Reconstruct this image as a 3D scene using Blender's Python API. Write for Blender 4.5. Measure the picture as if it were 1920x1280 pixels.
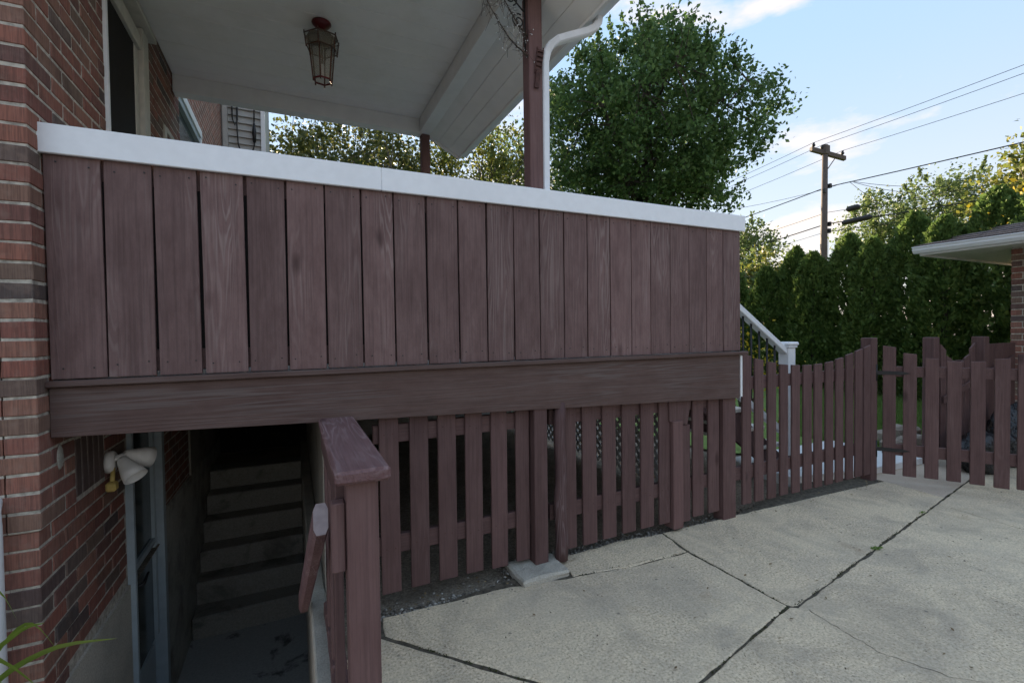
import bpy, bmesh, math, random
import numpy as np
from mathutils import Vector, Matrix
random.seed(7)
RNG = np.random.default_rng(11)
SC = bpy.context.scene
for o in list(bpy.data.objects):
    bpy.data.objects.remove(o)
COL = SC.collection

# ------------------------------------------------------------------ camera
CAM_H = 1.41
YAW, PITCH, ROLL = 0.43801, 0.022224, 0.013248
cd = bpy.data.cameras.new('camera')
cam = bpy.data.objects.new('camera', cd)
COL.objects.link(cam)
cd.sensor_fit = 'HORIZONTAL'
cd.sensor_width = 36.0
cd.lens = 874.61 / 1920 * 36.0
cd.clip_start = 0.05
cd.clip_end = 1000
fwd = Vector((math.sin(YAW) * math.cos(PITCH), math.cos(YAW) * math.cos(PITCH), -math.sin(PITCH)))
rgt0 = Vector((math.cos(YAW), -math.sin(YAW), 0))
dwn0 = fwd.cross(rgt0)
rgt = math.cos(ROLL) * rgt0 + math.sin(ROLL) * dwn0
dwn = -math.sin(ROLL) * rgt0 + math.cos(ROLL) * dwn0
mw = Matrix.Identity(4)
for i in range(3):
    mw[i][0] = rgt[i]; mw[i][1] = -dwn[i]; mw[i][2] = -fwd[i]
mw[2][3] = CAM_H
cam.matrix_world = mw
SC.camera = cam

# ------------------------------------------------------------------ sky, sun, exposure
SUN_AZ, SUN_EL = math.radians(3.3), math.radians(7.0)      # azimuth from +Y towards +X
W = bpy.data.worlds.new('World')
SC.world = W
W.use_nodes = True
nt = W.node_tree
for n in list(nt.nodes):
    nt.nodes.remove(n)
N = nt.nodes.new
L = nt.links.new
out = N('ShaderNodeOutputWorld')
bg = N('ShaderNodeBackground'); bg.inputs['Strength'].default_value = 0.10
sky = N('ShaderNodeTexSky'); sky.sky_type = 'NISHITA'; sky.sun_disc = False
sky.sun_elevation = SUN_EL; sky.sun_rotation = SUN_AZ
sky.air_density = 1.0; sky.dust_density = 0.1; sky.ozone_density = 1.6
tc = N('ShaderNodeTexCoord')
mp = N('ShaderNodeMapping'); mp.inputs['Scale'].default_value = (1.0, 1.0, 2.6); mp.inputs['Location'].default_value = (19.1207, 18.9565, 1.131)
nz = N('ShaderNodeTexNoise'); nz.inputs['Scale'].default_value = 3.2; nz.inputs['Detail'].default_value = 7; nz.inputs['Roughness'].default_value = 0.55
sep = N('ShaderNodeSeparateXYZ')
low = N('ShaderNodeMapRange'); low.inputs['From Min'].default_value = 0.02; low.inputs['From Max'].default_value = 0.42
low.inputs['To Min'].default_value = 0.05; low.inputs['To Max'].default_value = -0.02
addn = N('ShaderNodeMath'); addn.operation = 'ADD'
ramp = N('ShaderNodeValToRGB'); ramp.color_ramp.elements[0].position = 0.525; ramp.color_ramp.elements[1].position = 0.69
mul = N('ShaderNodeMath'); mul.operation = 'MULTIPLY'; mul.inputs[1].default_value = 0.85
mix = N('ShaderNodeMixRGB'); mix.inputs['Color2'].default_value = (1.75, 1.36, 1.08, 1)
L(tc.outputs['Generated'], mp.inputs['Vector']); L(mp.outputs['Vector'], nz.inputs['Vector'])
L(tc.outputs['Generated'], sep.inputs['Vector']); L(sep.outputs['Z'], low.inputs['Value'])
L(nz.outputs['Fac'], addn.inputs[0]); L(low.outputs['Result'], addn.inputs[1]); L(addn.outputs[0], ramp.inputs['Fac'])
L(ramp.outputs['Color'], mul.inputs[0]); L(mul.outputs[0], mix.inputs['Fac'])
# thin high haze over the whole sky, whiter towards the horizon
hz = N('ShaderNodeMapRange'); hz.inputs['From Min'].default_value = 0.0; hz.inputs['From Max'].default_value = 0.55; hz.interpolation_type = 'SMOOTHSTEP'
hc = N('ShaderNodeMixRGB'); hc.inputs['Color1'].default_value = (0.93, 0.90, 0.93, 1); hc.inputs['Color2'].default_value = (0.565, 0.805, 1.13, 1)
veil = N('ShaderNodeMixRGB'); veil.inputs['Fac'].default_value = 0.92
L(sep.outputs['Z'], hz.inputs['Value']); L(hz.outputs['Result'], hc.inputs['Fac']); L(hc.outputs['Color'], veil.inputs['Color2'])
L(sky.outputs['Color'], veil.inputs['Color1']); L(veil.outputs['Color'], mix.inputs['Color1']); L(mix.outputs['Color'], bg.inputs['Color'])
L(bg.outputs['Background'], out.inputs['Surface'])

sl = bpy.data.lights.new('sun', 'SUN'); sl.energy = 2.4; sl.angle = math.radians(0.6); sl.color = (1.0, 0.80, 0.55)
sun = bpy.data.objects.new('sun', sl); COL.objects.link(sun)
sd = Vector((math.sin(SUN_AZ) * math.cos(SUN_EL), math.cos(SUN_AZ) * math.cos(SUN_EL), math.sin(SUN_EL)))
sun.rotation_euler = (-sd).to_track_quat('-Z', 'Y').to_euler()
sun.location = (2, 30, 20)

SC.view_settings.view_transform = 'Standard'
SC.view_settings.look = 'None'
SC.view_settings.gamma = 1.0
SC.view_settings.use_curve_mapping = False
SC.view_settings.exposure = 3.2
SC.cycles.max_bounces = 8
SC.cycles.transparent_max_bounces = 8

# ------------------------------------------------------------------ helpers
WL = {}     # world position of each object's origin

def tag(o, label=None, cat=None, group=None, kind=None):
    if label: o['label'] = label
    if cat: o['category'] = cat
    if group: o['group'] = group
    if kind: o['kind'] = kind
    return o

def put(o, loc, parent=None):
    COL.objects.link(o)
    loc = Vector(loc)
    WL[o.name] = loc
    if parent is not None:
        o.parent = parent
        o.location = loc - WL[parent.name]
    else:
        o.location = loc
    return o

def empty(name, loc, label=None, cat=None, group=None, kind=None):
    o = bpy.data.objects.new(name, None)
    o.empty_display_size = 0.1
    put(o, loc)
    return tag(o, label, cat, group, kind)

def pydata(name, verts, faces, m, parent=None, origin=None, smooth=False):
    vs = [Vector(v) for v in verts]
    if origin is None:
        lo = Vector((min(v.x for v in vs), min(v.y for v in vs), min(v.z for v in vs)))
        hi = Vector((max(v.x for v in vs), max(v.y for v in vs), max(v.z for v in vs)))
        origin = (lo + hi) / 2
    origin = Vector(origin)
    me = bpy.data.meshes.new(name)
    me.from_pydata([v - origin for v in vs], [], faces)
    if smooth:
        for p in me.polygons: p.use_smooth = True
    bm = bmesh.new(); bm.from_mesh(me)
    bmesh.ops.recalc_face_normals(bm, faces=bm.faces)
    bm.to_mesh(me); bm.free()
    me.update()
    if m: me.materials.append(m)
    o = bpy.data.objects.new(name, me)
    return put(o, origin, parent)

def box(name, x0, x1, y0, y1, z0, z1, m, parent=None, bev=0.003, rot=None, jit=0.0):
    c = Vector(((x0 + x1) / 2, (y0 + y1) / 2, (z0 + z1) / 2))
    d = Vector((abs(x1 - x0), abs(y1 - y0), abs(z1 - z0)))
    bm = bmesh.new()
    bmesh.ops.create_cube(bm, size=1.0)
    for v in bm.verts:
        v.co = Vector((v.co.x * d.x, v.co.y * d.y, v.co.z * d.z))
        if jit:
            v.co += Vector([random.uniform(-jit, jit) for _ in range(3)])
    if bev:
        bmesh.ops.bevel(bm, geom=list(bm.edges), offset=min(bev, min(d) * 0.3), segments=1, affect='EDGES')
    me = bpy.data.meshes.new(name); bm.to_mesh(me); bm.free()
    me.materials.append(m)
    o = bpy.data.objects.new(name, me)
    put(o, c, parent)
    if rot: o.rotation_euler = rot
    return o

def prism(name, poly, vec, m, parent=None, bev=0.0):
    """polygon of 3-D points swept along vec"""
    n = len(poly)
    vec = Vector(vec)
    vs = [Vector(p) for p in poly] + [Vector(p) + vec for p in poly]
    fs = [tuple(range(n)), tuple(range(2 * n - 1, n - 1, -1))]
    for i in range(n):
        j = (i + 1) % n
        fs.append((i, i + n, j + n, j))
    o = pydata(name, vs, fs, m, parent)
    if bev:
        bm = bmesh.new(); bm.from_mesh(o.data)
        bmesh.ops.bevel(bm, geom=list(bm.edges), offset=bev, segments=1, affect='EDGES')
        bm.to_mesh(o.data); bm.free()
    return o

def tube_geo(pts, rads, seg=8, cap=True):
    pts = [Vector(p) for p in pts]
    vs, fs = [], []
    up = Vector((0.13, 0.21, 1)).normalized()
    prev = None
    for i, p in enumerate(pts):
        t = (pts[min(i + 1, len(pts) - 1)] - pts[max(i - 1, 0)]).normalized()
        if prev is None:
            a = t.cross(up)
            if a.length < 0.1: a = t.cross(Vector((1, 0, 0)))
        else:
            a = prev - t * prev.dot(t)
        a.normalize(); prev = a
        b = t.cross(a)
        r = rads[i] if hasattr(rads, '__len__') else rads
        for k in range(seg):
            an = 2 * math.pi * k / seg
            vs.append(p + a * (math.cos(an) * r) + b * (math.sin(an) * r))
    for i in range(len(pts) - 1):
        for k in range(seg):
            k2 = (k + 1) % seg
            fs.append((i * seg + k, i * seg + k2, (i + 1) * seg + k2, (i + 1) * seg + k))
    if cap:
        fs.append(tuple(range(seg)))
        fs.append(tuple(range((len(pts) - 1) * seg, len(pts) * seg)))
    return vs, fs

def tube(name, pts, rads, m, parent=None, seg=8, smooth=True, origin=None):
    vs, fs = tube_geo(pts, rads, seg)
    return pydata(name, vs, fs, m, parent, origin, smooth)

def joined(name, parts, m, parent=None, origin=None, smooth=False):
    vs, fs = [], []
    for v, f in parts:
        k = len(vs)
        vs += list(v)
        fs += [tuple(i + k for i in q) for q in f]
    return pydata(name, vs, fs, m, parent, origin, smooth)

def lathe(name, profile, base, m, parent=None, axis=(0, 0, 1), seg=16, smooth=True):
    """profile: (radius, distance along axis)"""
    ax = Vector(axis).normalized()
    a = ax.orthogonal().normalized(); b = ax.cross(a)
    base = Vector(base)
    vs, fs = [], []
    for r, h in profile:
        for k in range(seg):
            t = 2 * math.pi * k / seg
            vs.append(base + ax * h + (a * math.cos(t) + b * math.sin(t)) * r)
    for i in range(len(profile) - 1):
        for k in range(seg):
            k2 = (k + 1) % seg
            fs.append((i * seg + k, i * seg + k2, (i + 1) * seg + k2, (i + 1) * seg + k))
    return pydata(name, vs, fs, m, parent, smooth=smooth)

def npmesh(name, verts, quads, m, parent=None, origin=(0, 0, 0)):
    verts = np.asarray(verts, dtype=np.float32) - np.asarray(origin, dtype=np.float32)
    quads = np.asarray(quads, dtype=np.int32)
    k = quads.shape[1]
    me = bpy.data.meshes.new(name)
    me.vertices.add(len(verts)); me.vertices.foreach_set('co', verts.ravel())
    me.loops.add(quads.size); me.loops.foreach_set('vertex_index', quads.ravel())
    me.polygons.add(len(quads)); me.polygons.foreach_set('loop_start', np.arange(0, quads.size, k, dtype=np.int32))
    me.update(calc_edges=True)
    if m: me.materials.append(m)
    o = bpy.data.objects.new(name, me)
    return put(o, origin, parent)

# ------------------------------------------------------------------ materials
def srgb(r, g, b):
    f = lambda c: (c / 255 / 12.92) if c / 255 <= 0.04045 else ((c / 255 + 0.055) / 1.055) ** 2.4
    return (f(r), f(g), f(b), 1)

class M:
    """small node-graph builder"""
    def __init__(s, name, rough=0.8, spec=0.3):
        s.m = bpy.data.materials.new(name); s.m.use_nodes = True
        s.t = s.m.node_tree
        s.b = s.t.nodes['Principled BSDF']
        s.b.inputs['Roughness'].default_value = rough
        s.b.inputs['Specular IOR Level'].default_value = spec
        s._o = s._g = s._i = None
    def n(s, typ): return s.t.nodes.new(typ)
    def l(s, a, b): s.t.links.new(a, b)
    def obj(s, scale=(1, 1, 1), rnd=True):
        if s._o is None: s._o = s.n('ShaderNodeTexCoord')
        v = s._o.outputs['Object']
        mp = s.n('ShaderNodeMapping'); mp.inputs['Scale'].default_value = scale
        s.l(v, mp.inputs['Vector'])
        if rnd:
            cm = s.n('ShaderNodeCombineXYZ'); r = s.rand()
            for k, f in (('X', 91.0), ('Y', 57.0), ('Z', 133.0)):
                mm = s.n('ShaderNodeMath'); mm.operation = 'MULTIPLY'; mm.inputs[1].default_value = f
                s.l(r, mm.inputs[0]); s.l(mm.outputs[0], cm.inputs[k])
            s.l(cm.outputs[0], mp.inputs['Location'])
        return mp.outputs['Vector']
    def pos(s, scale=(1, 1, 1)):
        if s._g is None: s._g = s.n('ShaderNodeNewGeometry')
        mp = s.n('ShaderNodeMapping'); mp.inputs['Scale'].default_value = scale
        s.l(s._g.outputs['Position'], mp.inputs['Vector'])
        return mp.outputs['Vector']
    def rand(s):
        if s._i is None: s._i = s.n('ShaderNodeObjectInfo')
        return s._i.outputs['Random']
    def island(s):
        if s._g is None: s._g = s.n('ShaderNodeNewGeometry')
        return s._g.outputs['Random Per Island']
    def noise(s, vec, scale=1.0, detail=3, rough=0.55, dist=0.0):
        x = s.n('ShaderNodeTexNoise'); x.inputs['Scale'].default_value = scale; x.inputs['Detail'].default_value = detail
        x.inputs['Roughness'].default_value = rough; x.inputs['Distortion'].default_value = dist
        s.l(vec, x.inputs['Vector']); return x.outputs['Fac']
    def voro(s, vec, scale=1.0, feat='F1'):
        x = s.n('ShaderNodeTexVoronoi'); x.inputs['Scale'].default_value = scale; x.feature = feat
        s.l(vec, x.inputs['Vector']); return x.outputs['Distance']
    def ramp(s, fac, stops):
        x = s.n('ShaderNodeValToRGB'); e = x.color_ramp.elements
        while len(e) < len(stops): e.new(0.5)
        for k, (p, c) in enumerate(stops):
            e[k].position = p
            e[k].color = c if hasattr(c, '__len__') else (c, c, c, 1)
        s.l(fac, x.inputs['Fac']); return x.outputs['Color']
    def mix(s, fac, a, b, mode='MIX'):
        x = s.n('ShaderNodeMixRGB'); x.blend_type = mode
        for v, i in ((fac, 'Fac'), (a, 'Color1'), (b, 'Color2')):
            if hasattr(v, 'is_linked') or hasattr(v, 'links'): s.l(v, x.inputs[i])
            else: x.inputs[i].default_value = v
        return x.outputs['Color']
    def math(s, op, a, b=0.5):
        x = s.n('ShaderNodeMath'); x.operation = op
        for v, i in ((a, 0), (b, 1)):
            if hasattr(v, 'links'): s.l(v, x.inputs[i])
            else: x.inputs[i].default_value = v
        return x.outputs[0]
    def base(s, c):
        if hasattr(c, 'links'): s.l(c, s.b.inputs['Base Color'])
        else: s.b.inputs['Base Color'].default_value = c
        return s
    def rough(s, f): s.l(f, s.b.inputs['Roughness']); return s
    def bump(s, h, strength=0.3, dist=0.01):
        x = s.n('ShaderNodeBump'); x.inputs['Strength'].default_value = strength; x.inputs['Distance'].default_value = dist
        s.l(h, x.inputs['Height']); s.l(x.outputs['Normal'], s.b.inputs['Normal']); return s

def wood(name, c1, c2, cw, axis='Z', rough=0.72, wear=0.5, knots=True, bump=0.35, vary=0.25, stretch=0.5):
    """stained board: long grain, cathedral figure, knots, uneven stain"""
    k = M(name, rough, 0.25)
    ax = 'XYZ'.index(axis)
    def sc(a, b):
        v = [a, a, a]; v[ax] = b; return tuple(v)
    fine = k.noise(k.obj(sc(110, 2.6)), 1.0, 4, 0.6)
    warp = k.noise(k.obj(sc(6.0, stretch)), 1.0, 3, 0.5, 0.25)
    fig = k.math('SINE', k.math('MULTIPLY', warp, 150.0))
    fig = k.math('MULTIPLY_ADD', fig, 0.5); 
    figm = k.ramp(fig, [(0.55, 0.0), (1.0, 1.0)])
    mott = k.noise(k.obj(sc(11, 4.0)), 1.0, 5, 0.7)
    col = k.mix(k.ramp(mott, [(0.32, 0.0), (0.68, 1.0)]), c1, c2)
    area = k.ramp(k.noise(k.obj(sc(5, 1.1)), 1.0, 3), [(0.46, 0.0), (0.66, 1.0)])
    wm = k.math('MULTIPLY', k.math('MULTIPLY', figm, area), wear)
    col = k.mix(wm, col, cw)
    col = k.mix(k.math('MULTIPLY', k.ramp(fine, [(0.35, 1.0), (0.55, 0.0)]), 0.35), col, (c1[0] * .45, c1[1] * .45, c1[2] * .45, 1))
    hb = k.math('ADD', k.math('MULTIPLY', fine, 0.6), k.math('MULTIPLY', figm, 0.35))
    if knots:
        kv = k.voro(k.obj(sc(6.2, 2.4)), 1.0)
        spot = k.ramp(kv, [(0.06, 1.0), (0.17, 0.0)])
        gate = k.ramp(k.noise(k.obj(sc(2.5, 1.3)), 1.0, 1), [(0.53, 0.0), (0.56, 1.0)])
        sp = k.math('MULTIPLY', spot, gate)
        col = k.mix(k.math('MULTIPLY', sp, 0.75), col, (c1[0] * .4, c1[1] * .36, c1[2] * .36, 1))
        hb = k.math('SUBTRACT', hb, k.math('MULTIPLY', sp, 0.6))
    v = k.n('ShaderNodeMapRange'); v.inputs['To Min'].default_value = 1 - vary; v.inputs['To Max'].default_value = 1 + vary
    k.l(k.rand(), v.inputs['Value'])
    vv = k.n('ShaderNodeVectorMath'); vv.operation = 'SCALE'
    k.l(col, vv.inputs[0]); k.l(v.outputs['Result'], vv.inputs['Scale'])
    k.base(vv.outputs['Vector'])
    k.bump(hb, bump, 0.004)
    return k.m

def plain(name, c, rough=0.6, var=0.12, scale=14, bump=0.05, spec=0.4, metal=0.0, grime=None):
    k = M(name, rough, spec)
    k.b.inputs['Metallic'].default_value = metal
    f = k.noise(k.obj((scale,) * 3), 1.0, 4)
    c2 = tuple(x * (1 - 2.2 * var) for x in c[:3]) + (1,)
    col = k.mix(k.ramp(f, [(0.35, 0.0), (0.7, 1.0)]), c, c2)
    if grime:
        g = k.noise(k.pos((2.2, 2.2, 2.2)), 1.0, 5, 0.65)
        col = k.mix(k.ramp(g, [(0.5, 0.0), (0.72, 0.8)]), col, grime)
    k.base(col)
    if bump: k.bump(f, bump, 0.004)
    return k.m

def leafmat(name, cols, trans=0.35, rough=0.5):
    k = M(name, rough, 0.25)
    stops = [(i / max(1, len(cols) - 1), c) for i, c in enumerate(cols)]
    big = k.noise(k.pos((0.9, 0.9, 0.9)), 1.0, 2)
    f = k.math('MULTIPLY', k.island(), 0.62)
    f = k.math('ADD', f, k.math('MULTIPLY', big, 0.38))
    col = k.ramp(f, stops)
    k.base(col)
    tr = k.n('ShaderNodeBsdfTranslucent'); k.l(col, tr.inputs['Color'])
    ms = k.n('ShaderNodeMixShader'); ms.inputs['Fac'].default_value = trans
    k.l(k.b.outputs[0], ms.inputs[1]); k.l(tr.outputs[0], ms.inputs[2])
    k.l(ms.outputs[0], k.t.nodes['Material Output'].inputs['Surface'])
    return k.m

MAT = {}
MAT['board'] = wood('stained_board', (0.128, 0.076, 0.071, 1), (0.198, 0.126, 0.118, 1), (0.29, 0.225, 0.21, 1), 'Z', wear=0.5, vary=0.15)
MAT['picket'] = wood('painted_picket', (0.100, 0.056, 0.053, 1), (0.134, 0.079, 0.074, 1), (0.19, 0.13, 0.122, 1), 'Z', wear=0.25, vary=0.10, bump=0.25)
MAT['rail'] = wood('painted_rail', (0.100, 0.056, 0.053, 1), (0.134, 0.079, 0.074, 1), (0.19, 0.13, 0.122, 1), 'X', wear=0.25, vary=0.08, bump=0.25)
MAT['capwood'] = wood('worn_guard_cap', (0.16, 0.085, 0.085, 1), (0.21, 0.128, 0.128, 1), (0.32, 0.235, 0.235, 1), 'Y', wear=0.9, vary=0.05, bump=0.8)
MAT['fascia'] = wood('weathered_fascia', (0.094, 0.056, 0.048, 1), (0.125, 0.083, 0.073, 1), (0.155, 0.13, 0.122, 1), 'X', wear=0.55, stretch=0.22, knots=False, vary=0.05, bump=0.5)
MAT['post'] = wood('painted_post', (0.140, 0.078, 0.073, 1), (0.17, 0.10, 0.094, 1), (0.21, 0.135, 0.126, 1), 'Z', wear=0.3, knots=False, vary=0.05, bump=0.25)
MAT['log'] = wood('stripped_log', (0.085, 0.046, 0.045, 1), (0.12, 0.072, 0.07, 1), (0.20, 0.15, 0.148, 1), 'Z', wear=0.7, knots=False, vary=0.02, bump=0.8)
MAT['deck'] = wood('pale_bounce_deck', (0.42, 0.40, 0.38, 1), (0.50, 0.48, 0.46, 1), (0.55, 0.54, 0.52, 1), 'X', knots=False)  # unseen deck made pale to bounce light up to the ceiling
MAT['white'] = plain('white_paint', (0.78, 0.79, 0.80, 1), 0.45, 0.03, 30, 0.03)
MAT['capwhite'] = plain('white_cap_paint', (0.86, 0.875, 0.90, 1), 0.45, 0.025, 22, 0.15, grime=(0.79, 0.80, 0.82, 1))
MAT['ceil'] = plain('porch_ceiling_paint', (0.88, 0.86, 0.81, 1), 0.6, 0.02, 6, 0.04, grime=(0.78, 0.76, 0.69, 1))
MAT['beam'] = plain('porch_beam_paint', (0.83, 0.83, 0.81, 1), 0.55, 0.03, 9, 0.05, grime=(0.72, 0.71, 0.67, 1))
MAT['dark'] = plain('screen_shade_black', (0.014, 0.012, 0.012, 1), 0.75, 0.1, 8, 0.0, spec=0.15)  # near-black that stands in for shade, besides the door screen
MAT['iron'] = plain('black_iron', (0.02, 0.019, 0.02, 1), 0.5, 0.2, 40, 0.2)
MAT['rust'] = plain('rusty_iron', (0.10, 0.045, 0.038, 1), 0.8, 0.25, 50, 0.4)
MAT['redmetal'] = plain('red_lantern_metal', (0.13, 0.008, 0.012, 1), 0.4, 0.15, 30, 0.05)
MAT['brass'] = plain('aged_lantern_brass', (0.11, 0.045, 0.028, 1), 0.5, 0.25, 40, 0.1, metal=0.2)
MAT['shingle'] = plain('roof_shingle', (0.15, 0.115, 0.105, 1), 0.95, 0.3, 60, 0.5)
MAT['gutter'] = plain('gutter_white', (0.80, 0.82, 0.85, 1), 0.35, 0.03, 8, 0.0)
MAT['soffit'] = plain('garage_soffit', (0.66, 0.63, 0.57, 1), 0.7, 0.05, 10, 0.0)
MAT['mortar'] = plain('mortar', (0.54, 0.495, 0.42, 1), 0.95, 0.25, 40, 0.5)
MAT['lampwhite'] = plain('floodlight_enamel', (0.80, 0.79, 0.76, 1), 0.4, 0.05, 30, 0.02)
MAT['yellow'] = plain('aged_yellow_plastic', (0.55, 0.40, 0.12, 1), 0.5, 0.1, 30, 0.0)
MAT['alu'] = plain('storm_door_frame', (0.36, 0.42, 0.45, 1), 0.4, 0.06, 20, 0.02)
MAT['beige'] = plain('beige_trim', (0.50, 0.48, 0.42, 1), 0.6, 0.08, 16, 0.05)
MAT['siding'] = plain('grey_siding', (0.42, 0.41, 0.38, 1), 0.6, 0.05, 10, 0.02)
MAT['cable'] = plain('black_cable', (0.015, 0.015, 0.016, 1), 0.5, 0.1, 10, 0)
MAT['polewood'] = wood('utility_pole_wood', (0.09, 0.07, 0.06, 1), (0.125, 0.10, 0.088, 1), (0.16, 0.135, 0.12, 1), 'Z', knots=False, vary=0.03)
MAT['bark'] = plain('tree_bark', (0.085, 0.065, 0.05, 1), 0.95, 0.25, 18, 0.9)
MAT['barkgrey'] = plain('grey_tree_bark', (0.13, 0.11, 0.09, 1), 0.95, 0.25, 18, 0.9)
MAT['cutend'] = plain('faded_cut_end', (0.42, 0.36, 0.38, 1), 0.8, 0.1, 30, 0.3)

k = M('concrete_driveway', 0.92, 0.2)
fine = k.noise(k.pos((1, 1, 1)), 85, 3, 0.75)
mid = k.noise(k.pos((1, 1, 1)), 30, 4, 0.65)
big = k.noise(k.pos((1, 1, 1)), 1.5, 5, 0.6, 0.4)
stain = k.noise(k.pos((1.3, 1.0, 1)), 2.0, 8, 0.72, 0.7)
spots = k.voro(k.pos((1, 1, 1)), 9.0)
wear = k.noise(k.pos((0.9, 1.4, 1)), 1.1, 7, 0.68, 1.2)
rustn = k.noise(k.pos((1, 1, 1)), 3.7, 5, 0.7, 0.3)
col = k.ramp(fine, [(0.36, (0.32, 0.25, 0.16, 1)), (0.46, (0.645, 0.525, 0.365, 1)), (0.54, (0.735, 0.605, 0.43, 1)), (0.62, (0.86, 0.735, 0.545, 1))])
col = k.mix(k.ramp(mid, [(0.42, 0.0), (0.66, 0.5)]), col, (0.52, 0.43, 0.31, 1))
col = k.mix(k.ramp(big, [(0.42, 0.0), (0.66, 0.45)]), col, (0.74, 0.62, 0.44, 1))
col = k.mix(k.ramp(stain, [(0.45, 0.0), (0.55, 0.25), (0.68, 0.58)]), col, (0.27, 0.232, 0.19, 1))
col = k.mix(k.ramp(wear, [(0.50, 0.0), (0.58, 0.2), (0.74, 0.4)]), col, (0.38, 0.335, 0.28, 1))
col = k.mix(k.ramp(rustn, [(0.60, 0.0), (0.75, 0.35)]), col, (0.33, 0.22, 0.13, 1))
col = k.mix(k.math('MULTIPLY', k.ramp(spots, [(0.05, 1.0), (0.10, 0.0)]), k.ramp(stain, [(0.45, 0.0), (0.5, 0.6)])), col, (0.09, 0.08, 0.07, 1))
k.base(col); k.bump(k.math('ADD', fine, k.math('MULTIPLY', mid, 0.7)), 0.16, 0.005)
MAT['conc'] = k.m
k = M('pale_concrete', 0.9, 0.2)
fine = k.noise(k.pos((1, 1, 1)), 120, 4, 0.7); big = k.noise(k.pos((1, 1, 1)), 3.0, 5, 0.6)
col = k.ramp(fine, [(0.3, (0.34, 0.315, 0.265, 1)), (0.7, (0.58, 0.54, 0.46, 1))])
col = k.mix(k.ramp(big, [(0.45, 0.0), (0.7, 0.6)]), col, (0.24, 0.235, 0.21, 1))
k.base(col); k.bump(fine, 0.6, 0.008); MAT['pale'] = k.m
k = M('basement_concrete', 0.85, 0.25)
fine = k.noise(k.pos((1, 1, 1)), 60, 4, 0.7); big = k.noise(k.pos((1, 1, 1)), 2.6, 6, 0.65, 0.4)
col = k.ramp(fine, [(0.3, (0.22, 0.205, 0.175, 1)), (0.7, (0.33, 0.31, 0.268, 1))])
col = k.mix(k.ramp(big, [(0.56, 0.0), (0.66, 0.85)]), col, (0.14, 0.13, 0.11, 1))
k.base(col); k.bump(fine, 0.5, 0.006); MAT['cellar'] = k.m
k = M('worn_lit_floor_concrete', 0.6, 0.35)  # landing tone raised above the steps to stand for light on it
fine = k.noise(k.pos((1, 1, 1)), 60, 4, 0.7); big = k.noise(k.pos((1, 1, 1)), 3.4, 6, 0.65, 0.4)
col = k.ramp(fine, [(0.3, (0.30, 0.30, 0.285, 1)), (0.7, (0.44, 0.44, 0.42, 1))])
col = k.mix(k.ramp(big, [(0.57, 0.0), (0.66, 0.9)]), col, (0.06, 0.055, 0.05, 1))
k.base(col); k.bump(fine, 0.4, 0.005); MAT['cellarfloor'] = k.m
k = M('cellar_wall_concrete', 0.9, 0.2)
fine = k.noise(k.pos((1, 1, 1)), 45, 4, 0.7); big = k.noise(k.pos((1, 1, 1)), 3.0, 6, 0.65, 0.4)
col = k.ramp(fine, [(0.3, (0.34, 0.335, 0.30, 1)), (0.7, (0.50, 0.49, 0.44, 1))])
col = k.mix(k.ramp(big, [(0.45, 0.0), (0.66, 0.8)]), col, (0.17, 0.155, 0.13, 1))
k.base(col); k.bump(fine, 0.5, 0.006); MAT['cellarwall'] = k.m
k = M('tan_concrete', 0.92, 0.2)
fine = k.noise(k.pos((1, 1, 1)), 130, 3, 0.7); big = k.noise(k.pos((1, 1, 1)), 2.2, 5, 0.6)
col = k.ramp(fine, [(0.3, (0.42, 0.34, 0.26, 1)), (0.7, (0.62, 0.52, 0.42, 1))])
col = k.mix(k.ramp(big, [(0.5, 0.0), (0.7, 0.5)]), col, (0.34, 0.28, 0.22, 1))
k.base(col); k.bump(fine, 0.4, 0.005); MAT['tan'] = k.m
k = M('soil', 1.0, 0.1)
fine = k.noise(k.pos((1, 1, 1)), 70, 5, 0.7); big = k.noise(k.pos((1, 1, 1)), 4, 4)
col = k.ramp(fine, [(0.3, (0.12, 0.098, 0.075, 1)), (0.55, (0.32, 0.27, 0.21, 1)), (0.75, (0.55, 0.48, 0.40, 1))])
k.base(k.mix(k.ramp(big, [(0.4, 0.0), (0.7, 0.5)]), col, (0.13, 0.108, 0.086, 1))); k.bump(fine, 1.0, 0.02); MAT['soil'] = k.m
MAT['joint'] = plain('joint_dirt', (0.13, 0.11, 0.082, 1), 1.0, 0.3, 40, 0.6)
k = M('lawn', 0.9, 0.15)
f = k.noise(k.pos((1, 1, 1)), 18, 5, 0.7); g = k.noise(k.pos((1, 1, 1)), 0.7, 3)
col = k.ramp(f, [(0.3, (0.11, 0.19, 0.045, 1)), (0.7, (0.22, 0.32, 0.095, 1))])
k.base(k.mix(k.ramp(g, [(0.45, 0.0), (0.7, 0.5)]), col, (0.19, 0.22, 0.075, 1))); k.bump(f, 1.0, 0.03); MAT['lawn'] = k.m

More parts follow.
